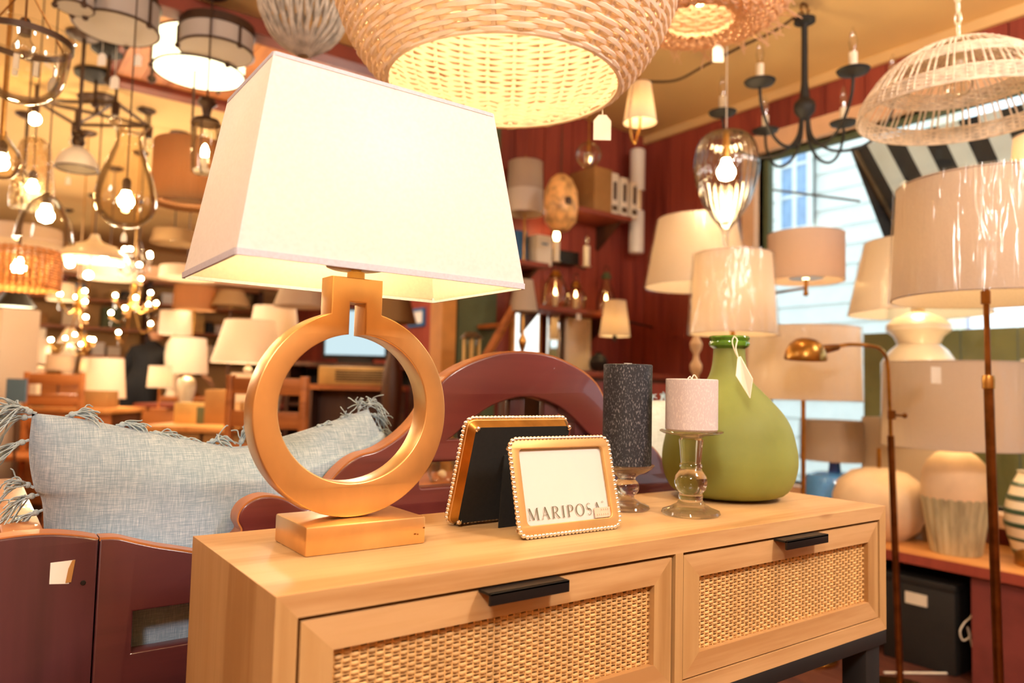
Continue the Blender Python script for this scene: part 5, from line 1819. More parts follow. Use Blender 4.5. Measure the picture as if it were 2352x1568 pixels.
# things under the shelves
p = wx(1412, 772, .30)
k = (p - Vector(CAM)).length / F_PX * .93
t = thing('swing_arm_lamp', 'cream cone shade on a black swing-arm wall lamp beside the red post', 'wall lamp', tuple(p))
shade_on(t, 38 * k, 26 * k, 0, 88 * k, MT['shade'])
MB().lathe([(0, -12 * k), (.008, -12 * k), (.012, 4 * k), (.028, 12 * k), (0, 13 * k)], 14).obj('socket_cup', MT['black_matt'], t)
q = wx(1520, 736, .012) - p
MB().tube([(0, 0, 6 * k), (0, 0, 40 * k), (.08, .05, 44 * k), (q.x, q.y, 44 * k)], .006, 6).obj('arm', MT['black_matt'], t)
MB().box(q.x - .03, q.y - .012, 20 * k, q.x + .03, q.y + .0, 64 * k).obj('wall_plate', MT['black_matt'], t)
bulb_at(t, 30 * k, .024, True, watts=1)
for i, (pa, pb, ya_, yb2, lab) in enumerate(((1258, 1290, 722, 830, 'narrow silver-framed mirror leaning under the wall shelves'), (1290, 1348, 728, 852, 'wider white-framed mirror leaning under the wall shelves'))):
    a, b = on(pa, yb2, 1, YB - .08), on(pb, yb2, 1, YB - .08)
    h_ = on(pa, ya_, 1, YB - .08).z - a.z
    w_ = b.x - a.x
    zb0 = a.z
    t = thing('framed_mirror', lab, 'mirror', (a.x, YB - .08 - .03 * i, zb0), 0)
    MB().box(0, 0, 0, .018, .02, h_, bev=.002).box(w_ - .018, 0, 0, w_, .02, h_, bev=.002).box(.018, 0, h_ - .018, w_ - .018, .02, h_).box(.018, 0, 0, w_ - .018, .02, .018).obj('frame', MT['box_white'] if i else MT['chrome'], t, 30)
    MB().box(.018, .006, .018, w_ - .018, .012, h_ - .018).obj('glass', MT['opal_warm'] if i else MT['mirror'], t, 0)
zb_low = on(1300, 852, 1, YB - .1).z - .005
t = thing('low_sideboard', 'dark red sideboard against the red wall under the mirrors', 'cabinet', (1.96, YB - .42, 0))
MB().box(0, 0, zb_low - .03, 1.0, .40, zb_low, bev=.003).obj('top', MT['beam_red'], t)
MB().box(.02, .02, .06, .98, .39, zb_low - .03).obj('body', MT['dark_wood'], t, 0)
for q in (0, 1):
    MB().box(.03 + q * .475, .005, .08, .495 + q * .475, .02, zb_low - .05, bev=.003).obj('door', MT['wall_red'], t)
MB().box(.02, .02, 0, .98, .39, .06).obj('plinth', MT['black_matt'], t, 0)
p = on(1374, 850, 1, YB - .2)
t = thing('round_vase', 'small dark round vase on the sideboard behind the black candle', 'vase', (p.x, p.y, zb_low))
MB().lathe([(0, 0), (.02, 0), (.045, .03), (.05, .06), (.035, .09), (.016, .1), (.02, .11), (.014, .11), (0, .10)], 24).obj('vase_body', MT['black_box'], t)
p = on(1200, 790, 1, YB - .25)
t = thing('sideboard_lamp', 'slim turned brass lamp with cream tapered shade standing left on the sideboard', 'lamp', (p.x, p.y, zb_low))
z0 = on(1198, 716, 1, p.y).z - zb_low
kk = (p - Vector(CAM)).length / F_PX * .95
base_lathe(t, [(.05, 0), (.05, .01), (.012, .02), (.008, z0 * .3), (.018, z0 * .42), (.022, z0 * .5), (.008, z0 * .62), (.006, z0), (0, z0)], MT['brass'])
shade_on(t, 36 * kk, 22 * kk, z0, 78 * kk, MT['shade_grey'])
bulb_at(t, z0 + 30 * kk, .022, False)
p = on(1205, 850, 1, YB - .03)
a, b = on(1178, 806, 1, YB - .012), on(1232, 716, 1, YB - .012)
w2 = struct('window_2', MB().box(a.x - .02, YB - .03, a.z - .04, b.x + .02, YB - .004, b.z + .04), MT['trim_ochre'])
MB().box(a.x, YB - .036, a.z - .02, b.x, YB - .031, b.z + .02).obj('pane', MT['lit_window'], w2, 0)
p = at(1082, 835, 3.3)
t = thing('brass_lantern', 'brass lantern with ribbed glass on the stand behind the settee arch', 'lantern', (p.x, p.y, p.z - .05))
kk = 3.3 / F_PX
for q in range(6):
    a = 2 * PI * q / 6
    MB().box(20 * kk * math.cos(a) - .004, 20 * kk * math.sin(a) - .004, .02, 20 * kk * math.cos(a) + .004, 20 * kk * math.sin(a) + .004, 85 * kk).obj('lantern_bar', MT['gold_paint'], t, 0)
MB().shell([(18 * kk, .02), (18 * kk, 80 * kk)], 24, .001).obj('lantern_glass', MT['glass_amber'], t)
MB().lathe([(0, 0), (24 * kk, 0), (24 * kk, .02), (0, .02)], 20).obj('lantern_base', MT['iron_grey'], t)
MB().lathe([(0, 84 * kk), (28 * kk, 84 * kk), (14 * kk, 98 * kk), (0, 100 * kk)], 20).obj('lantern_cap', MT['iron_grey'], t)
zst = p.z - .05
t = thing('dark_stand', 'dark wooden stand carrying the brass lantern behind the settee', 'stand', (p.x, p.y, 0))
MB().box(-.14, -.14, zst - .03, .14, .14, zst, bev=.003).obj('top', MT['dark_wood'], t)
for sx_ in (-.12, .09):
    for sy_ in (-.12, .09):
        MB().box(sx_, sy_, 0, sx_ + .03, sy_ + .03, zst - .03).obj('leg', MT['dark_wood'], t, 0)
# leaning step ladder
p = at(1150, 690, 3.72)
q = at(1030, 900, 3.62)
t = thing('step_ladder', 'reddish wooden step ladder leaning behind the settee arch', 'ladder', (q.x, q.y, 0))
d_ = Vector((p.x - q.x, p.y - q.y, 0))
g = p.z / (p.z - q.z)
bx, by = -d_.x * (g - 1), -d_.y * (g - 1)
for s_ in (-.16, .16):
    MB().tube([(bx, by + s_, .02), (d_.x, d_.y + s_, p.z)], .022, 4).obj('stile', MT['mid_wood'], t, 0)
for i in range(7):
    f_ = .12 + i * .13
    c_ = Vector((bx, by, .02)).lerp(Vector((d_.x, d_.y, p.z)), f_)
    MB().box(c_.x - .03, c_.y - .16, c_.z - .01, c_.x + .03, c_.y + .16, c_.z + .01).obj('tread', MT['mid_wood'], t, 0)
table_lamp('brown empire-shade lamp between the posts right of the gold ring', 905, 742, 4.2, 52, 34, 60, MT['shade_brown'], .62, GOURD, .06, MT['dark_wood'])
t = thing('corner_stand', 'dark stand under the brown empire-shade lamp', 'stand', (at(905, 742, 4.2).x, at(905, 742, 4.2).y, 0))
MB().box(-.2, -.2, .59, .2, .2, .62, bev=.004).obj('top', MT['dark_wood'], t)
MB().lathe([(0, 0), (.16, 0), (.16, .02), (.03, .05), (.03, .59), (0, .59)], 24).obj('pedestal', MT['dark_wood'], t)
a, b = on(936, 752, 0, XR - .02), on(975, 706, 0, XR - .02)
t = thing('framed_print', 'pale blue framed print on the red wall beyond the posts', 'picture', (XR - .025, b.y, a.z))
MB().box(0, 0, 0, .02, a.y - b.y, b.z - a.z).obj('print', MT['box_blue'], t, 0)
MB().box(-.004, .03, .03, 0, a.y - b.y - .03, b.z - a.z - .03).obj('sheet', MT['lit_screen'] if False else MT['enamel'], t, 0)

# seen through the ring: television on a dark cabinet, heater, books
p = at(815, 815, 5.3)
k = 5.3 / F_PX
t = thing('television', 'wide screen glowing pale blue, seen through the gold ring', 'screen', (p.x, p.y, p.z), YAW * -1 * -1)
w_, h_ = 150 * k, 108 * k
MB().box(-w_ / 2, 0, -.03, w_ / 2, .05, h_, bev=.004).obj('casing', MT['black_box'], t)
MB().box(-w_ / 2 + .02, -.003, 0, w_ / 2 - .02, .0, h_ - .02).obj('screen', MT['lit_screen'], t, 0)
MB().box(-.12, -.02, -.06, .12, .09, -.03).obj('foot', MT['black_box'], t)
ztv = p.z - .06
t = thing('media_cabinet', 'dark cabinet with open shelves under the television', 'cabinet', (p.x, p.y, 0), YAW)
W_ = .9
MB().box(-W_ / 2, -.15, ztv - .025, W_ / 2, .3, ztv).obj('top', MT['dark_wood'], t, 0)
for q in (-W_ / 2, W_ / 2 - .03):
    MB().box(q, -.15, 0, q + .03, .3, ztv - .025).obj('side', MT['dark_wood'], t, 0)
for zz_s in (.12, ztv * .45, ztv * .72):
    MB().box(-W_ / 2 + .03, -.14, zz_s, W_ / 2 - .03, .3, zz_s + .02).obj('shelf', MT['dark_wood'], t, 0)
MB().box(-W_ / 2, .28, 0, W_ / 2, .3, ztv - .03).obj('back', MT['black_box'], t, 0)
q = at(820, 884, 4.45)
t = thing('wall_heater', 'tan louvred heater seen through the gold ring', 'heater', (q.x, q.y, q.z), YAW)
k = 4.45 / F_PX
MB().box(-90 * k, 0, 0, 88 * k, .12, 42 * k, bev=.006).obj('casing', MT['gold_paint'], t)
for i in range(5):
    MB().box(-50 * k, -.006, (8 + i * 5.5) * k, 80 * k, 0, (11 + i * 5.5) * k).obj('louvre', MT['wrought'], t, 0)
zht = q.z
t = thing('heater_shelf', 'dark shelf unit with books under the heater', 'shelf', (q.x, q.y, 0), YAW)
MB().box(-110 * k, -.03, zht - .03, 110 * k, .2, zht).obj('top', MT['mid_wood'], t, 0)
MB().box(-110 * k, .17, 0, 110 * k, .2, zht - .03).obj('back', MT['dark_wood'], t, 0)
MB().box(-110 * k, 0, .3, 110 * k, .17, .32).obj('shelf', MT['dark_wood'], t, 0)
for q_ in (-110 * k, 110 * k - .02):
    MB().box(q_, 0, 0, q_ + .02, .17, zht - .03).obj('side', MT['dark_wood'], t, 0)
bk = [MT['beam_red'], MT['box_brown'], MT['mid_wood'], MT['dark_wood'], MT['gold_paint'], MT['sage']]
q0 = Vector((q.x, q.y, .32))
ca, sa = math.cos(YAW), math.sin(YAW)
for i in range(9):
    lx = -100 * k + i * .034
    t = thing('book', '%s upright book on the shelf seen through the ring, %s' % (['red', 'tan', 'orange', 'dark', 'gold', 'sage'][i % 6], 'left half of the row' if i < 5 else 'right half of the row'), 'book', (q0.x + lx * ca - .05 * sa, q0.y + lx * sa + .05 * ca, .32), YAW, 'books on the heater shelf')
    MB().box(0, -.01, 0, .028, .1, .17 + .03 * ((i * 7) % 3) / 2).obj('cover', bk[i % 6], t, 0)
    MB().box(.003, -.008, .003, .025, .102, .165 + .03 * ((i * 7) % 3) / 2).obj('pages', MT['paper'], t, 0)
t = thing('glass_jar', 'small amber glass jar glinting under the settee arch', 'jar', tuple(at(1015, 1106, 2.0)))
MB().shell([(.03, 0), (.04, .02), (.04, .05), (.025, .065), (.028, .07)], 24, .002).obj('jar_body', MT['glass_amber'], t)
MB().ball((0, 0, .02), .012, 10, 8).obj('tealight', MT['candle_sleeve'], t)
pj = at(1015, 1106, 2.0)
t = thing('small_shelf', 'narrow brown table behind the settee under the amber jar', 'table', (pj.x, pj.y, 0))
MB().box(-.4, -.12, pj.z - .02, .55, .2, pj.z, bev=.003).obj('top', MT['mid_wood'], t)
for q_ in (-.38, .5):
    MB().box(q_, -.1, 0, q_ + .03, -.07, pj.z - .02).box(q_, .14, 0, q_ + .03, .17, pj.z - .02).obj('leg', MT['dark_wood'], t, 0)

# ------------------------------------------------------------------ leafy bead pendant, top
p = at(700, 35, 2.0)
k = 2.0 / F_PX
t = thing('beaded_pendant', 'grey-washed petal basket pendant between the gold lamp and the flush lights', 'pendant lamp', tuple(p))
oval = [(8, -92), (40, -74), (72, -42), (94, 0), (98, 40), (84, 84), (50, 114), (12, 124)]
ov = smooth_line([(r * k, z * k, 0) for r, z in oval], 6)
for lay in range(2):
    for i in range(26):
        a0 = 2 * PI * i / 26
        tw = .55 * (1 if lay else -1)
        pts, rad = [], []
        for j, v in enumerate(ov[::2]):
            f_ = j / (len(ov[::2]) - 1)
            a = a0 + tw * (f_ - .5)
            r = v.x + lay * .003
            pts.append((r * math.cos(a), r * math.sin(a), v.y))
            rad.append(.0035 + .0030 * abs(math.sin(f_ * PI * 4 + lay * 1.5)))
        MB().tube(pts, rad, 6).obj('petal_strip', MT['grey_leaf'], t)
cord_up(t, 122 * k, MT['wrought'], .003)

# ------------------------------------------------------------------ flush ceiling lights
def flush(label, px, py, r_px, h_px, lit=False, dz=.0, band=True, turn=0.0, zdrop=.02):
    # the underside ellipse is centred on px,py; the body hangs just under the ceiling
    p = on(px, py, 2, CZ - .16 - zdrop)
    dist = (p - Vector(CAM)).dot(Vector(RR[:, 1]))
    k = dist / F_PX
    r = r_px * k
    h = h_px * k
    t = thing('flush_light', label, 'ceiling light', tuple(p), turn)
    m = MT['lit_opal'] if lit else MT['opal']
    MB().lathe([(0, 0), (r * .97, .0), (r, .004), (r, h), (0, h)], 56).obj('glass_drum', m, t)
    for z in (0, h):
        MB().tube([(r * 1.01 * math.cos(a), r * 1.01 * math.sin(a), z + .004) for a in [2 * PI * q / 56 for q in range(56)]], .0055, 6, closed=True).obj('metal_ring', MT['wrought'], t)
    MB().lathe([(0, h), (r * 1.03, h), (r * 1.03, h + .035), (r * .8, h + .045), (0, h + .045)], 56).obj('ceiling_pan', MT['wrought'], t)
    for q in range(3):
        a = 2 * PI * q / 3 + .9
        x_, y_ = r * 1.03 * math.cos(a), r * 1.03 * math.sin(a)
        MB().tube([(x_, y_, 0), (x_, y_, h)], .006, 6).ball((x_, y_, -.002), .012, 8, 6).obj('strap', MT['wrought'], t)
    MB().tube([(0, 0, h + .04), (0, 0, CZ - p.z)], .03, 10).obj('mount', MT['wrought'], t)
    return t


flush('white glass drum flush light with bronze straps, at the top edge of the picture', 268, 68, 88, 62, turn=.3)
flush('white glass drum flush light with dark pan, just above the lit one', 497, 122, 80, 44)
flush('lit white glass drum flush light glowing warm cream', 458, 170, 97, 74, lit=True, zdrop=.03)
flush('cream flush light half hidden behind the strapped white drum', 172, 20, 38, 30, zdrop=.04)

# ------------------------------------------------------------------ left half: glass pendants
def glass_pendant(name, label, px, py, dist, prof, m, cordm, lit=True, bulb_py=None, br=.024, watts=1.5, seg=40, wob=0, cr=.05, canopy=True, cordr=.0025, **kw):
    """prof in photo pixels: radius, height above py"""
    p = at(px, py, dist)
    k = dist / F_PX
    t = thing(name, label, 'pendant lamp', tuple(p))
    sp = smooth_line([(r * k, z * k, 0) for r, z in prof], 4)
    MB().shell([(v.x, v.y) for v in sp], seg, .0018, **kw).obj('glass_shade', m, t, 80)
    ztop = sp[-1].y
    bz = (py - bulb_py) * k if bulb_py is not None else ztop * .4
    MB().lathe([(0, bz + br * 1.3), (.013, bz + br * 1.3), (.014, bz + br * 2.6), (.009, bz + br * 3), (0, bz + br * 3)], 14).obj('socket', MT['wrought'], t)
    bulb_at(t, bz, br, lit, up=False, watts=watts if lit else 0, m=MT['bulb_hot'] if lit else None)
    cord_up(t, bz + br * 2.8, cordm, cordr, canopy, cr, wob=wob)
    return t


glass_pendant('pitcher_pendant', 'clear teardrop glass pendant with flared pitcher lip and glowing bulb', 289, 462, 2.5,
              [(4, -60), (30, -56), (58, -30), (65, 8), (56, 55), (40, 100), (29, 130), (27, 150), (34, 168), (46, 180)], MT['glass_amber'], MT['wrought'], bulb_py=462, br=.026, watts=4)
t = glass_pendant('bell_jar_lantern', 'clear glass bell jar lantern with antique metal band, top left corner', 52, 150, 1.75,
                  [(3, -86), (40, -80), (74, -52), (90, -8), (95, 40), (98, 62), (104, 74)], MT['glass_thin'], MT['iron_grey'], lit=False, bulb_py=110, cr=.05)
k = 1.75 / F_PX
MB().lathe([(96 * k, 50 * k), (100 * k, 50 * k), (100 * k, 64 * k), (96 * k, 64 * k)], 48, closed=True).obj('metal_band', MT['wrought'], t)
mch = MB()
for q in range(3):
    a = 2 * PI * q / 3 + .5
    mch.tube([(98 * k * math.cos(a), 98 * k * math.sin(a), 60 * k), (30 * k * math.cos(a), 30 * k * math.sin(a), 150 * k), (0, 0, 190 * k)], .0022, 5)
mch.obj('chain', MT['brass_dark'], t)
for q in range(3):
    a = 2 * PI * q / 3
    MB().lathe([(0, -20 * k), (6 * k, -20 * k), (6 * k, 14 * k), (0, 14 * k)], 12, c=(26 * k * math.cos(a), 26 * k * math.sin(a), 0)).obj('candle_sleeve', MT['candle_sleeve'], t)
glass_pendant('globe_pendant', 'smoky glass globe pendant on a bright brass rod at the left picture edge', 2, 372, 1.95,
              [(3, -40), (26, -32), (40, -4), (38, 22), (22, 46), (10, 62), (8, 72)], MT['glass_amber'], MT['brass'], bulb_py=375, br=.02, watts=2, cordr=.006)
glass_pendant('seeded_jar_pendant', 'tall seeded bubble glass pendant left of the white dome', 74, 440, 2.9,
              [(44, -40), (46, -20), (42, 30), (36, 80), (30, 110), (20, 122), (12, 126)], MT['glass_seed'], MT['wrought'], bulb_py=430, br=.022, watts=2)
glass_pendant('bell_pendant', 'clear bell glass pendant with bright bulb below the seeded jar', 104, 505, 2.7,
              [(62, -50), (60, -40), (52, 0), (34, 36), (20, 52), (12, 58)], MT['glass_thin'], MT['wrought'], bulb_py=495, br=.028, watts=3)
# white enamel dome
p = at(176, 388, 3.3)
k = 3.3 / F_PX
t = thing('enamel_dome_pendant', 'small white enamel dome pendant with dark rim on a long black rod', 'pendant lamp', tuple(p))
MB().shell([(v.x, v.y) for v in smooth_line([(44 * k, 0, 0), (42 * k, 14 * k, 0), (32 * k, 34 * k, 0), (16 * k, 48 * k, 0), (8 * k, 52 * k, 0)], 4)], 36, .002).obj('dome', MT['enamel'], t, 60)
MB().tube([(44 * k * math.cos(a), 44 * k * math.sin(a), 0) for a in [2 * PI * q / 40 for q in range(40)]], .004, 5, closed=True).obj('dark_rim', MT['wrought'], t)
MB().lathe([(0, 50 * k), (9 * k, 50 * k), (15 * k, 62 * k), (12 * k, 74 * k), (16 * k, 80 * k), (6 * k, 90 * k), (0, 92 * k)], 18).obj('cap', MT['wrought'], t)
bulb_at(t, 18 * k, .022, False, up=False)
cord_up(t, 86 * k, MT['wrought'], .008, cr=.075)
# pleated amber drum
p = at(432, 472, 3.2)
k = 3.2 / F_PX
t = thing('pleated_drum_pendant', 'amber pleated silk drum pendant half behind the white shade', 'pendant lamp', tuple(p))
MB().shell([(76 * k, 0), (78 * k, .006), (78 * k, 140 * k), (76 * k, 144 * k)], 144, .0015, fl=.012, nfl=48).obj('pleated_shade', MT['shade_amber'], t, 80)
MB().lathe([(0, 18 * k), (68 * k, 18 * k), (68 * k, 20 * k), (0, 20 * k)], 40).obj('diffuser', MT['opal_warm'], t)
bulb_at(t, 70 * k, .028, True, up=False, watts=5)
cord_up(t, 90 * k, MT['wrought'], .005)
# candle lantern beside it
p = at(468, 395, 2.9)
k = 2.9 / F_PX
t = thing('hurricane_pendant', 'clear glass hurricane pendant with one glowing candle bulb', 'pendant lamp', tuple(p))
MB().shell([(28 * k, 0), (30 * k, 40 * k), (30 * k, 90 * k), (26 * k, 110 * k)], 32, .0015).obj('hurricane_glass', MT['glass_thin'], t, 80)
MB().lathe([(0, -6 * k), (20 * k, -4 * k), (24 * k, 4 * k), (10 * k, 6 * k), (7 * k, 8 * k), (7 * k, 34 * k), (0, 34 * k)], 18).obj('candle_base', MT['candle_sleeve'], t)
MB().lathe([(0, 34 * k), (8 * k, 38 * k), (9 * k, 48 * k), (4 * k, 62 * k), (0, 66 * k)], 12).obj('flame_bulb', MT['bulb_hot'], t)
MB().lathe([(0, 112 * k), (34 * k, 112 * k), (28 * k, 122 * k), (8 * k, 130 * k), (12 * k, 150 * k), (22 * k, 160 * k), (16 * k, 172 * k), (0, 174 * k)], 20).obj('crown', MT['wrought'], t)
for q in range(3):
    a = 2 * PI * q / 3
    MB().tube([(32 * k * math.cos(a), 32 * k * math.sin(a), 114 * k), (30 * k * math.cos(a), 30 * k * math.sin(a), 0), (12 * k * math.cos(a), 12 * k * math.sin(a), -6 * k)], .003, 5).obj('stay', MT['wrought'], t)
cord_up(t, 172 * k, MT['wrought'], .004)
# open-frame linear chandelier
p = at(222, 262, 4.1)
k = 4.1 / F_PX
t = thing('linear_chandelier', 'dark iron open-frame chandelier with crossed arms and rods', 'chandelier', tuple(p))
LX = Vector((math.cos(YAW), math.sin(YAW), 0))
LY = Vector((-LX.y, LX.x, 0))
cs = [(-92, 26, -.25), (84, -10, -.25), (-92, 26, .25), (84, -10, .25)]
P4 = [LX * (-92 * k) + LY * -.18, LX * (84 * k) + LY * -.18, LX * (84 * k) + LY * .18, LX * (-92 * k) + LY * .18]
for i in range(4):
    MB().tube([P4[i], P4[(i + 1) % 4]], .011, 4).obj('frame_bar', MT['wrought'], t, 0)
    MB().tube([P4[i], Vector((0, 0, 0))], .010, 4).obj('cross_arm', MT['wrought'], t, 0)
    MB().tube([P4[i] + Vector((0, 0, -.02)), P4[i] + Vector((0, 0, CZ - p.z if i in (0, 1) else .12))], .008, 6).obj('rod', MT['wrought'], t)
    MB().lathe([(0, -.07), (.02, -.07), (.022, 0), (0, 0)], 14, c=tuple(P4[i])).obj('socket_cup', MT['wrought'], t)
    MB().ball(tuple(P4[i] + Vector((0, 0, -.10))), .03, 14, 10).obj('bulb', MT['bulb_hot'] if i == 0 else MT['bulb_off'], t)
cord_up(t, 0, MT['wrought'], .012, cr=.1)
# row of canopies with cords for lamps lower down
for i, (px, py, lab) in enumerate(((221, 182, 'wide black pendant canopy on the tan ceiling left of the flush lights'), (252, 124, 'small black canopy half hidden by a price tag'), (352, 118, 'thin dark canopy by the lit flush light'))):
    p = on(px, py, 2, CZ - .03)
    t = thing('ceiling_hook_plate', lab, 'ceiling plate', tuple(p))
    MB().lathe([(0, -.01), (.05, -.008), (.10 - .02 * i, .012), (.10 - .02 * i, .029), (0, .029)], 28).obj('plate', MT['black_matt'], t)
    MB().tube([(0, 0, -.01), (0, 0, -.12)], .008, 8).ball((0, 0, -.13), .02, 10, 8).obj('stem', MT['wrought'], t)
# tags, tied to the rims they hang from
fl_ = sorted([o for o in bpy.data.objects if o.name.startswith('flush_light') and o.type == 'EMPTY'], key=lambda o: o.name)[0]
fp = Vector(fl_.location)
fr_ = 88 * ((fp - Vector(CAM)).dot(Vector(RR[:, 1]))) / F_PX * 1.01
bj = bpy.data.objects['bell_jar_lantern'].location
ed = bpy.data.objects['enamel_dome_pendant'].location
pi_ = bpy.data.objects['pitcher_pendant'].location
for P_, ln, w_, lab in ((rim_point(fp, fr_, 236), .05, .034, 'price tag under the strapped flush light, leftmost of three'), (rim_point(fp, fr_, 268), .13, .036, 'price tag hanging lowest under the strapped flush light'), (rim_point(fp, fr_, 318), .03, .032, 'price tag under the strapped flush light, close to the lit drum'),
                        (rim_point(bj + Vector((0, 0, 57 * 1.75 / F_PX)), 98 * 1.75 / F_PX, 124), .045, .024, 'price tag hung from the rim of the glass bell jar'), (pi_ + Vector((0, 0, -60 * 2.5 / F_PX)), .02, .020, 'small tag under the pitcher-lipped pendant'), (ed + Vector((-.03, 0, .02)), .06, .024, 'small tag hanging inside the white enamel dome')):
    price_tag(lab, P_, ln, w_, w_ * 1.5, turn=YAW)

# rattan drum, black cone, opal dish
p = at(40, 664, 3.5)
k = 3.5 / F_PX
t, _, _ = willow('rattan_drum_pendant', 'honey rattan drum pendant with glowing bulb at the left edge', p, [(82 * k, 0), (84 * k, 10 * k), (84 * k, 75 * k), (80 * k, 92 * k)], 15, 40, MT['wicker_orange'], .0045, amp=.004)
bulb_at(t, 50 * k, .03, True, up=False, watts=8, m=MT['bulb_hot'])
cord_up(t, 70 * k, MT['wrought'], .004)
p = at(33, 705, 4.3)
k = 4.3 / F_PX
t = thing('black_cone_pendant', 'black metal cone pendant with bright underside at the left edge', 'pendant lamp', tuple(p))
MB().shell([(44 * k, 0), (42 * k, 3 * k), (22 * k, 34 * k), (8 * k, 40 * k)], 36, .002).obj('cone_shade', MT['black_matt'], t)
MB().lathe([(0, 2 * k), (40 * k, 2 * k), (40 * k, 4 * k), (0, 4 * k)], 36).obj('diffuser', MT['lit_opal'], t)
cord_up(t, 38 * k, MT['wrought'], .004)
p = at(215, 598, 4.0)
k = 4.0 / F_PX
t = thing('opal_dish_pendant', 'wide shallow white glass dish pendant with bulbs beneath', 'pendant lamp', tuple(p))
MB().shell([(v.x, v.y) for v in smooth_line([(74 * k, 0, 0), (70 * k, 12 * k, 0), (46 * k, 32 * k, 0), (16 * k, 44 * k, 0), (8 * k, 60 * k, 0)], 4)], 40, .002).obj('glass_dish', MT['opal_warm'], t, 60)
for q in ((-54, -8), (-10, -34), (24, 2)):
    v = LX * (q[0] * k)
    MB().ball((v.x, v.y, q[1] * k), .022, 12, 8).obj('bulb', MT['bulb_hot'], t)
    MB().tube([(v.x, v.y, q[1] * k + .02), (0, 0, 50 * k)], .004, 6).obj('bulb_holder', MT['brass'], t)
cord_up(t, 58 * k, MT['wrought'], .004)
lamp_light('dish_pendant_glow', (p.x, p.y, p.z - .1), 2, .04)


# bulb chandeliers further back
def bulb_chandelier(label, px, py, dist, bulbs, m, drops=True):
    p = at(px, py, dist)
    k = dist / F_PX
    t = thing('bulb_chandelier', label, 'chandelier', tuple(p))
    base_lathe(t, [(0, -.05), (.02, -.04), (.03, 0), (.014, .04), (.02, .08), (.008, .12), (0, .12)], m, 'centre_stem', 16)
    for i, (bx, by) in enumerate(bulbs):
        off = ((i * 37) % 7 - 3) * .04
        v = at(bx, by, dist + off) - p
        arm = MB().tube(smooth_line([(0, 0, 0), (v.x * .5, v.y * .5, min(0, v.z) - .06), (v.x, v.y, v.z - .035)], 5), .004, 6).obj('arm', m, t)
        MB().lathe([(0, -.04), (.018, -.036), (.008, -.03), (.008, -.01), (0, -.01)], 12, c=tuple(v)).obj('cup', m, arm)
        MB().ball(tuple(v), .013, 12, 8).obj('bulb', MT['bulb_hot'], arm)
        if drops:
            MB().lathe([(0, -.10), (.008, -.085), (.006, -.065), (0, -.05)], 8, c=(v.x, v.y, v.z)).obj('crystal_drop', MT['glass_thin'], arm)
    cord_up(t, .1, m, .004, cr=.05)
    lamp_light('chandelier_glow', tuple(p + Vector((0, 0, .0))), 7, .1)
    return t


bulb_chandelier('crystal chandelier with scattered bright bulbs, left of the person in black', 180, 700, 4.6, [(138, 675), (195, 668), (195, 692), (175, 682), (197, 728), (117, 780), (214, 780)], MT['brass'])
bulb_chandelier('brass chandelier with many small bulbs above the person in black', 305, 690, 5.0, [(265, 678), (287, 707), (255, 718), (272, 763), (312, 683), (340, 698), (359, 696), (346, 672), (324, 640), (346, 743)], MT['brass'])
bulb_chandelier('small glass chandelier with paired bulbs under the teardrop pendant', 318, 600, 4.2, [(287, 572), (299, 572), (322, 573), (344, 583), (320, 608), (277, 607), (345, 588)], MT['wrought'])
bulb_chandelier('distant chandelier with low bulbs over the far counter', 196, 800, 6.2, [(150, 776), (186, 790), (206, 778), (172, 768)], MT['brass'], False)

# ------------------------------------------------------------------ deep room: counters, lamps, shelves
def counter(label, pxa, pxb, ztop, dist, dep=.5, m=None, mb_=None):
    a, b = at(pxa, 867, dist), at(pxb, 867, dist)
    c = (a + b) / 2
    w = (b - a).length
    t = thing('display_counter', label, 'counter', (c.x, c.y, 0), YAW)
    MB().box(-w / 2, -dep / 2, ztop - .035, w / 2, dep / 2, ztop, bev=.004).obj('counter_top', m or MT['table_top'], t)
    n = max(2, int(w / .5))
    for i in range(n):
        MB().box(-w / 2 + w * i / n + .01, -dep / 2 + .02, .08, -w / 2 + w * (i + 1) / n - .01, -dep / 2 + .05, ztop - .04, bev=.004).obj('front_panel', mb_ or MT['mid_wood'], t)
    MB().box(-w / 2 + .02, -dep / 2 + .05, 0, w / 2 - .02, dep / 2 - .02, ztop - .035).obj('carcass', MT['dark_wood'], t, 0)
    return t


counter('long honey-wood counter across the far left, behind the cushion', 100, 300, .74, 5.3)
counter('red-topped table in front of the person in black', 345, 640, .76, 6.0, m=MT['beam_red'])
counter('wooden counter below the far lamps beside the gold ring', 380, 632, .70, 4.3, mb_=MT['box_brown'])
counter('back counter under the glowing cone-shaded lamp at the far left', 20, 235, .95, 7.3, m=MT['mid_wood'])
counter('high bench carrying lamps right of the person in black', 396, 600, .80, 6.6, dep=.5, m=MT['mid_wood'])

table_lamp('large lit pleated shade lamp next to the gold ring', 570, 834, 4.3, 82, 54, 98, MT['shade'], .70, GOURD, .08, MT['ceramic'], watts=22)
table_lamp('second lit white lamp half hidden behind the ring edge', 628, 800, 5.0, 60, 46, 96, MT['shade'], .70, URN, .08, MT['ceramic'], watts=14)
table_lamp('small lit lamp with cone shade on the counter by the ring', 556, 922, 4.0, 36, 26, 66, MT['shade'], .70, STICK, .06, MT['brass'], watts=8)
table_lamp('tall cream drum lamp right of the person in black', 430, 858, 5.6, 44, 38, 82, MT['shade'], .76, URN, .07, MT['ceramic'], watts=8)
table_lamp('square-looking cream shade in front of the person in black', 366, 890, 5.2, 27, 24, 50, MT['shade'], .74, STICK, .06, MT['mid_wood'], watts=1.5)
table_lamp('wide lit amber drum on the far bench', 446, 712, 6.6, 46, 44, 56, MT['shade_amber'], .80, STICK, .08, MT['brass'], watts=12)
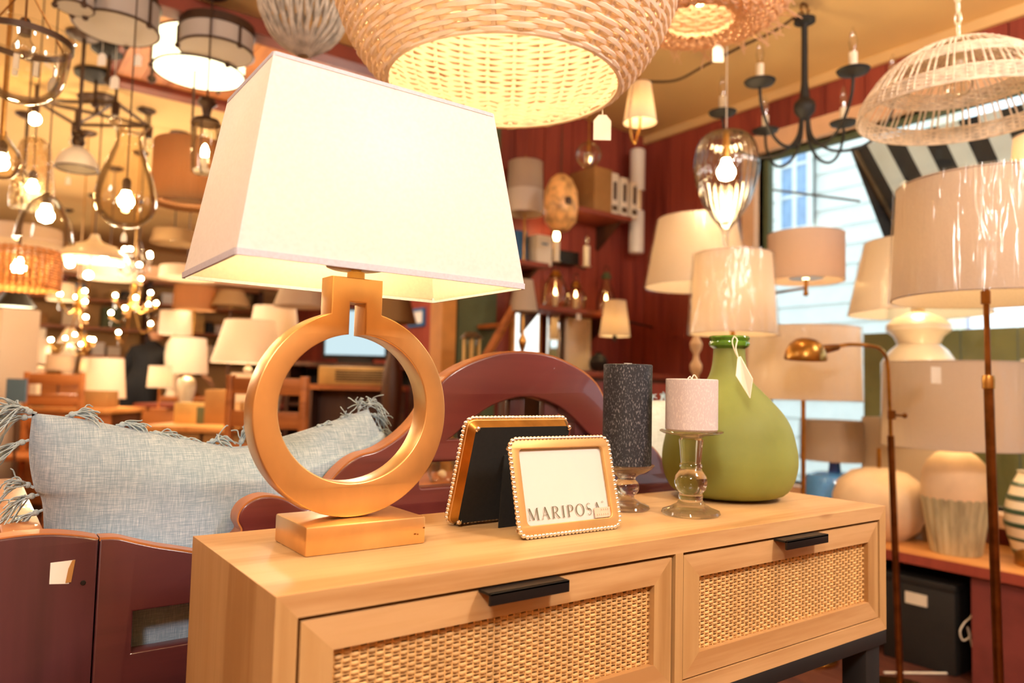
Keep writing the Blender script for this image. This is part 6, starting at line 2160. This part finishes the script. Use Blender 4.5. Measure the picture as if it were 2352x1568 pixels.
table_lamp('dark empire shade on the far bench beside the amber drum', 530, 704, 6.6, 44, 28, 36, MT['shade_brown'], .80, STICK, .08, MT['dark_wood'])
table_lamp('cream drum lamp under the amber drum on the far bench', 402, 768, 6.75, 36, 34, 54, MT['shade'], .80, URN, .08, MT['ceramic'], watts=8)
table_lamp('lit drum lamp shining by the person in black', 238, 914, 5.4, 46, 38, 92, MT['shade'], .74, URN, .08, MT['ceramic'], watts=26)
table_lamp('lit globe-topped lamp next to the far left drum lamp', 200, 855, 5.35, 16, 14, 34, MT['shade'], .74, STICK, .06, MT['brass'], watts=12)
table_lamp('low cream box shade on the far left counter', 136, 850, 5.5, 28, 27, 36, MT['shade_tan'], .74, STICK, .07, MT['dark_wood'], watts=1)
table_lamp('glowing cone-shaded lamp on the back counter', 160, 786, 7.3, 26, 8, 34, MT['shade'], .95, URN, .08, MT['ceramic'], watts=25)
table_lamp('lit tall shade beside the wall cabinet at the far left', 88, 835, 7.2, 26, 20, 60, MT['shade'], .95, URN, .08, MT['ceramic'], watts=14)

# far wall furniture: tall pale cabinet, hangings, framed pieces, shelves of goods
p = at(18, 900, 5.0)
t = thing('tall_cabinet', 'tall pale tan cabinet at the far left edge', 'cabinet', (p.x - .12, p.y + .1, 0), YAW)
MB().box(-.35, -.15, 0, .18, .25, 1.42, bev=.006).obj('carcass', MT['shade_tan'], t)
for q in (0, 1):
    MB().box(-.34 + q * .26, -.165, .1, -.09 + q * .26, -.15, 1.38, bev=.004).obj('door', MT['trim_pale'], t)
p = at(35, 915, 4.1)
t = thing('blue_sign_board', 'slate blue square board leaning at the far left', 'board', (p.x, p.y, p.z - .02), YAW)
MB().box(-.055, 0, 0, .055, .012, .13).obj('board', MT['blue_board'], t, 0)
MB().tube([(0, .006, .0), (0, .05, -p.z + .03)], .008, 6).obj('stand', MT['dark_wood'], t)
MB().box(-.1, -.08, -p.z + .02, .1, .14, -p.z + .035).obj('foot', MT['dark_wood'], t, 0)
sh_y = YF - .32
t = thing('wall_rack', 'tall dark open rack of goods along the far wall', 'rack', (0, sh_y, 0))
for xx in (-1.2, .1, 1.4, 2.7):
    MB().box(xx, 0, 0, xx + .05, .3, 2.1).obj('upright', MT['dark_wood'], t, 0)
for zz_s in (1.2, 1.52, 1.84, 2.1):
    MB().box(-1.2, 0, zz_s - .03, 2.75, .3, zz_s).obj('shelf', MT['mid_wood'], t, 0)
GN = ['white', 'tan', 'cream', 'sage green', 'dark red', 'slate blue', 'gold', 'black', 'pale grey']
SN = {1.2: 'lowest', 1.52: 'middle', 1.84: 'highest'}
goods = [MT['box_white'], MT['box_brown'], MT['ceramic'], MT['sage'], MT['beam_red'], MT['blue_board'], MT['gold_paint'], MT['black_box'], MT['enamel']]
rr = random.Random(21)
n = 0
for zz_s in (1.2, 1.52, 1.84):
    xx = -1.1
    while xx < 2.6:
        w_ = rr.uniform(.07, .2)
        if rr.random() < .8 and not any(abs(xx - u) < .12 or abs(xx + w_ - u) < .08 for u in (-1.2, .1, 1.4, 2.7)):
            t = thing('carton', '%s box on the %s shelf of the far wall rack, %s' % (GN[n % 9], SN[zz_s], 'left bay' if xx < .1 else 'middle bay' if xx < 1.4 else 'right bay'), 'box', (xx, sh_y + .04, zz_s), 0, 'boxed goods on the far rack')
            MB().box(0, 0, 0, w_, .2, rr.uniform(.1, .24)).obj('body', goods[n % 9], t, 0)
            n += 1
        xx += w_ + .03
# pale soffit beam
struct('trim_6', MB().box(-1.8, 6.6, 1.86, 3.0, 6.75, 1.96), MT['trim_pale'])
struct('trim_7', MB().box(-1.8, 6.6, 1.96, -1.7, 6.7, CZ - .002).box(2.9, 6.6, 1.96, 3.0, 6.7, CZ - .002), MT['trim_pale'])
# hanging shades in front of the beam
for i, (px, py, d_, hw_, ht_, hh_, m_, w_, lab) in enumerate((
        (40, 560, 5.6, 90, 88, 36, MT['shade_tan'], 4, 'wide tan drum pendant behind the honey rattan one'),
        (250, 640, 5.4, 62, 60, 40, MT['shade'], 4, 'pale drum pendant behind the brass bulb chandelier'),
        (430, 640, 5.2, 60, 58, 26, MT['shade_tan'], 4, 'shallow tan drum pendant under the pleated amber one'),
        (300, 690, 6.4, 24, 8, 18, MT['black_matt'], 0, 'small black metal cone pendant above the person in black'),
        (400, 560, 4.6, 50, 44, 30, MT['shade_brown'], 0, 'brown drum pendant just below the pleated amber one'),
        (690, 705, 4.2, 60, 44, 50, MT['shade_tan'], 0, 'tan shade glimpsed between ring lamp neck and shade rim'),
        (140, 690, 6.8, 30, 26, 40, MT['shade'], 5, 'small pale drum pendant between the cone and the bulbs'))):
    p = at(px, py, d_)
    k = d_ / F_PX
    t = thing('drum_pendant' if i != 3 else 'cone_pendant', lab, 'pendant lamp', tuple(p))
    shade_on(t, hw_ * k, ht_ * k, 0, hh_ * k, m_)
    bulb_at(t, hh_ * k * .5, .028, w_ > 0, up=False, watts=w_)
    cord_up(t, hh_ * k * .6, MT['wrought'], .004)


# chairs
def chair(label, px, dist, rz):
    p = at(px, 867, dist)
    t = thing('wooden_chair', label, 'chair', (p.x, p.y, 0), rz, None)
    MB().box(-.21, -.2, .43, .21, .2, .46, bev=.005).obj('seat', MT['mid_wood'], t)
    for sx_ in (-.19, .16):
        MB().box(sx_, -.19, 0, sx_ + .03, -.16, .43).obj('leg', MT['mid_wood'], t, 0)
        MB().box(sx_, .17, 0, sx_ + .03, .2, .98, bev=.003).obj('leg', MT['mid_wood'], t)
    for z in (.62, .76, .90):
        MB().box(-.16, .175, z, .16, .195, z + .07, bev=.003).obj('back_slat', MT['mid_wood'], t)
    return t


chair('orange-brown slatted chair behind the cushion at the far left', 92, 4.75, YAW + .1)
chair('orange-brown slatted chair seen at the left inside the gold ring', 668, 3.3, YAW + 2.9)
# books and boards on the far left counter
for i, (px, w_, h_, m_, lab) in enumerate(((112, .13, .05, 'sage', 'flat sage box on the far left counter'), (150, .2, .09, 'mid_wood', 'low orange wooden tray on the far left counter'), (225, .22, .12, 'box_brown', 'brown carton on the far left counter near the person'),
                                           (60, .12, .16, 'box_white', 'upright white card on the far left counter'))):
    p = at(px, 900, 5.25)
    box_thing('carton', lab, 'box', (p.x, p.y, .74), w_, .14, h_, MT[m_], YAW)
for i, (px, w_, h_, m_, lab) in enumerate(((452, .2, .12, 'gold_paint', 'pale gold box on the counter right of the person'), (495, .16, .1, 'sage', 'mint green box on the counter right of the person'), (520, .2, .2, 'box_brown', 'brown carton on the counter near the small lit lamp'))):
    p = at(px, 920, 4.35)
    box_thing('carton', lab, 'box', (p.x, p.y, .70), w_, .14, h_, MT[m_], YAW)
# picture of a deer-like mark and bright board at far left
p = at(75, 800, 7.2)
t = thing('framed_picture', 'pale framed picture with a dark red mark, on the far left', 'picture', (p.x, p.y, p.z - .1), YAW)
MB().box(-.11, 0, 0, .11, .02, .30, bev=.003).obj('frame', MT['box_white'], t)
MB().prism([(-.035, -.001, .2), (-.008, -.001, .15), (-.01, -.001, .08), (.012, -.001, .08), (.010, -.001, .15), (.038, -.001, .2), (.012, -.001, .185), (-.01, -.001, .185)], (0, -.003, 0)).obj('painted_mark', MT['beam_red'], t, 0)
MB().box(-.02, .02, -p.z + 1.05, .02, .04, 0).obj('stand', MT['dark_wood'], t, 0)
MB().box(-.06, -.02, -p.z + 1.05, .06, .08, -p.z + 1.065).obj('foot', MT['dark_wood'], t, 0)

# ------------------------------------------------------------------ the person in black, standing with the back turned, leaning over the table
PX, PY = at(322, 867, 6.9).x, at(322, 867, 6.9).y
per = thing('person', 'person in black top and trousers, back turned, leaning over a table in the far aisle', 'person', (PX, PY, 0), YAW)


def skin_body(name, joints, edges, m, parent, root=0, sub=2):
    me = bpy.data.meshes.new(name)
    me.from_pydata([j[0] for j in joints], edges, [])
    o = bpy.data.objects.new(name, me)
    COL.objects.link(o)
    md = o.modifiers.new('skin', 'SKIN')
    md.use_smooth_shade = True
    for i, j in enumerate(joints):
        r = j[1]
        me.skin_vertices[0].data[i].radius = r if isinstance(r, tuple) else (r, r)
        me.skin_vertices[0].data[i].use_root = (i == root)
    sb = o.modifiers.new('sub', 'SUBSURF')
    sb.levels = sub
    sb.render_levels = sub
    bpy.context.view_layer.update()
    m2 = bpy.data.meshes.new_from_object(o.evaluated_get(bpy.context.evaluated_depsgraph_get()))
    bpy.data.objects.remove(o)
    m2.name = name
    m2.materials.clear()
    m2.materials.append(m)
    m2.polygons.foreach_set('use_smooth', [True] * len(m2.polygons))
    return link(name, m2, parent)


# local frame: x to the right as seen from the aisle, y away from it, z up; hips shifted back, spine tipped to the right and forward
J = [((0, 0, .86), (.155, .11)), ((.01, .02, .98), (.14, .10)), ((.03, .05, 1.09), (.155, .105)), ((.045, .08, 1.19), (.15, .09)), ((.055, .11, 1.255), .058), ((.06, .14, 1.31), .05),
     ((-.10, .09, 1.205), .072), ((-.17, .06, 1.06), .052), ((-.195, .03, .90), .042), ((-.17, .06, .80), .034),
     ((.18, .12, 1.20), .070), ((.27, .20, 1.12), .050), ((.36, .30, 1.05), .040), ((.42, .36, 1.0), .032),
     ((-.09, 0, .80), .105), ((-.10, -.01, .46), .068), ((-.10, .03, .10), .045), ((-.10, -.05, .045), .042), ((.09, 0, .80), .105), ((.10, -.01, .46), .068), ((.10, .03, .10), .045), ((.10, -.05, .045), .042)]
Eg = [(0, 1), (1, 2), (2, 3), (3, 4), (4, 5), (3, 6), (6, 7), (7, 8), (8, 9), (3, 10), (10, 11), (11, 12), (12, 13), (0, 14), (14, 15), (15, 16), (16, 17), (0, 18), (18, 19), (19, 20), (20, 21)]
skin_body('body', J, Eg, MT['knit'], per)
MB().lathe([(0, 0), (.045, .01), (.066, .05), (.078, .11), (.074, .165), (.05, .205), (0, .218)], 28, c=(.065, .155, 1.305), sy=1.18).obj('head', MT['skin'], per, 80)
MB().lathe([(0, .085), (.078, .09), (.086, .13), (.082, .18), (.056, .22), (0, .235)], 28, c=(.065, .150, 1.303), sy=1.15).obj('hair', MT['hair'], per, 80)
for sx_ in (-1, 1):
    MB().ball((.065 + sx_ * .079, .16, 1.40), .016, 10, 8, sz=1.5).obj('ear', MT['skin'], per)
MB().ball((.065, .155 + .094, 1.395), .013, 10, 8, sz=1.4).obj('nose', MT['skin'], per)
for sx_ in (-.03, .03):
    MB().ball((.065 + sx_, .155 + .083, 1.42), .010, 10, 8).obj('eye', MT['enamel'], per)
MB().box(.045, .238, 1.352, .085, .243, 1.358).obj('mouth', MT['beam_red'], per)


def hand(wrist, dirv, side):
    o_ = Vector(wrist)
    d = Vector(dirv).normalized()
    sd = d.cross(Vector((0, 0, 1))).normalized() * side
    J2 = [(tuple(o_), (.022, .016)), (tuple(o_ + d * .05), (.032, .014)), (tuple(o_ + d * .085), (.034, .013))]
    E2 = [(0, 1), (1, 2)]
    h = skin_body('hand', J2, E2, MT['skin'], per, sub=1)
    for q, ln in ((-1.5, .062), (-.5, .074), (.5, .070), (1.5, .055)):
        b = o_ + d * .082 + sd * q * .016
        MB().tube([b, b + d * ln * .5 + Vector((0, 0, -.006)), b + d * ln * .9 + Vector((0, 0, -.026))], [.009, .008, .0065], 7).obj('finger', MT['skin'], h)
    b = o_ + d * .035 - sd * .028
    MB().tube([b, b + d * .03 - sd * .022, b + d * .055 - sd * .026], [.011, .010, .008], 7).obj('thumb', MT['skin'], h)


hand((-.168, .062, .79), (.05, .05, -1), 1)
hand((.425, .365, .995), (.5, .6, -.55), -1)
for sx_ in (-.10, .10):
    MB().box(sx_ - .045, -.13, 0, sx_ + .045, .10, .06, bev=.02).obj('shoe', MT['black_box'], per)
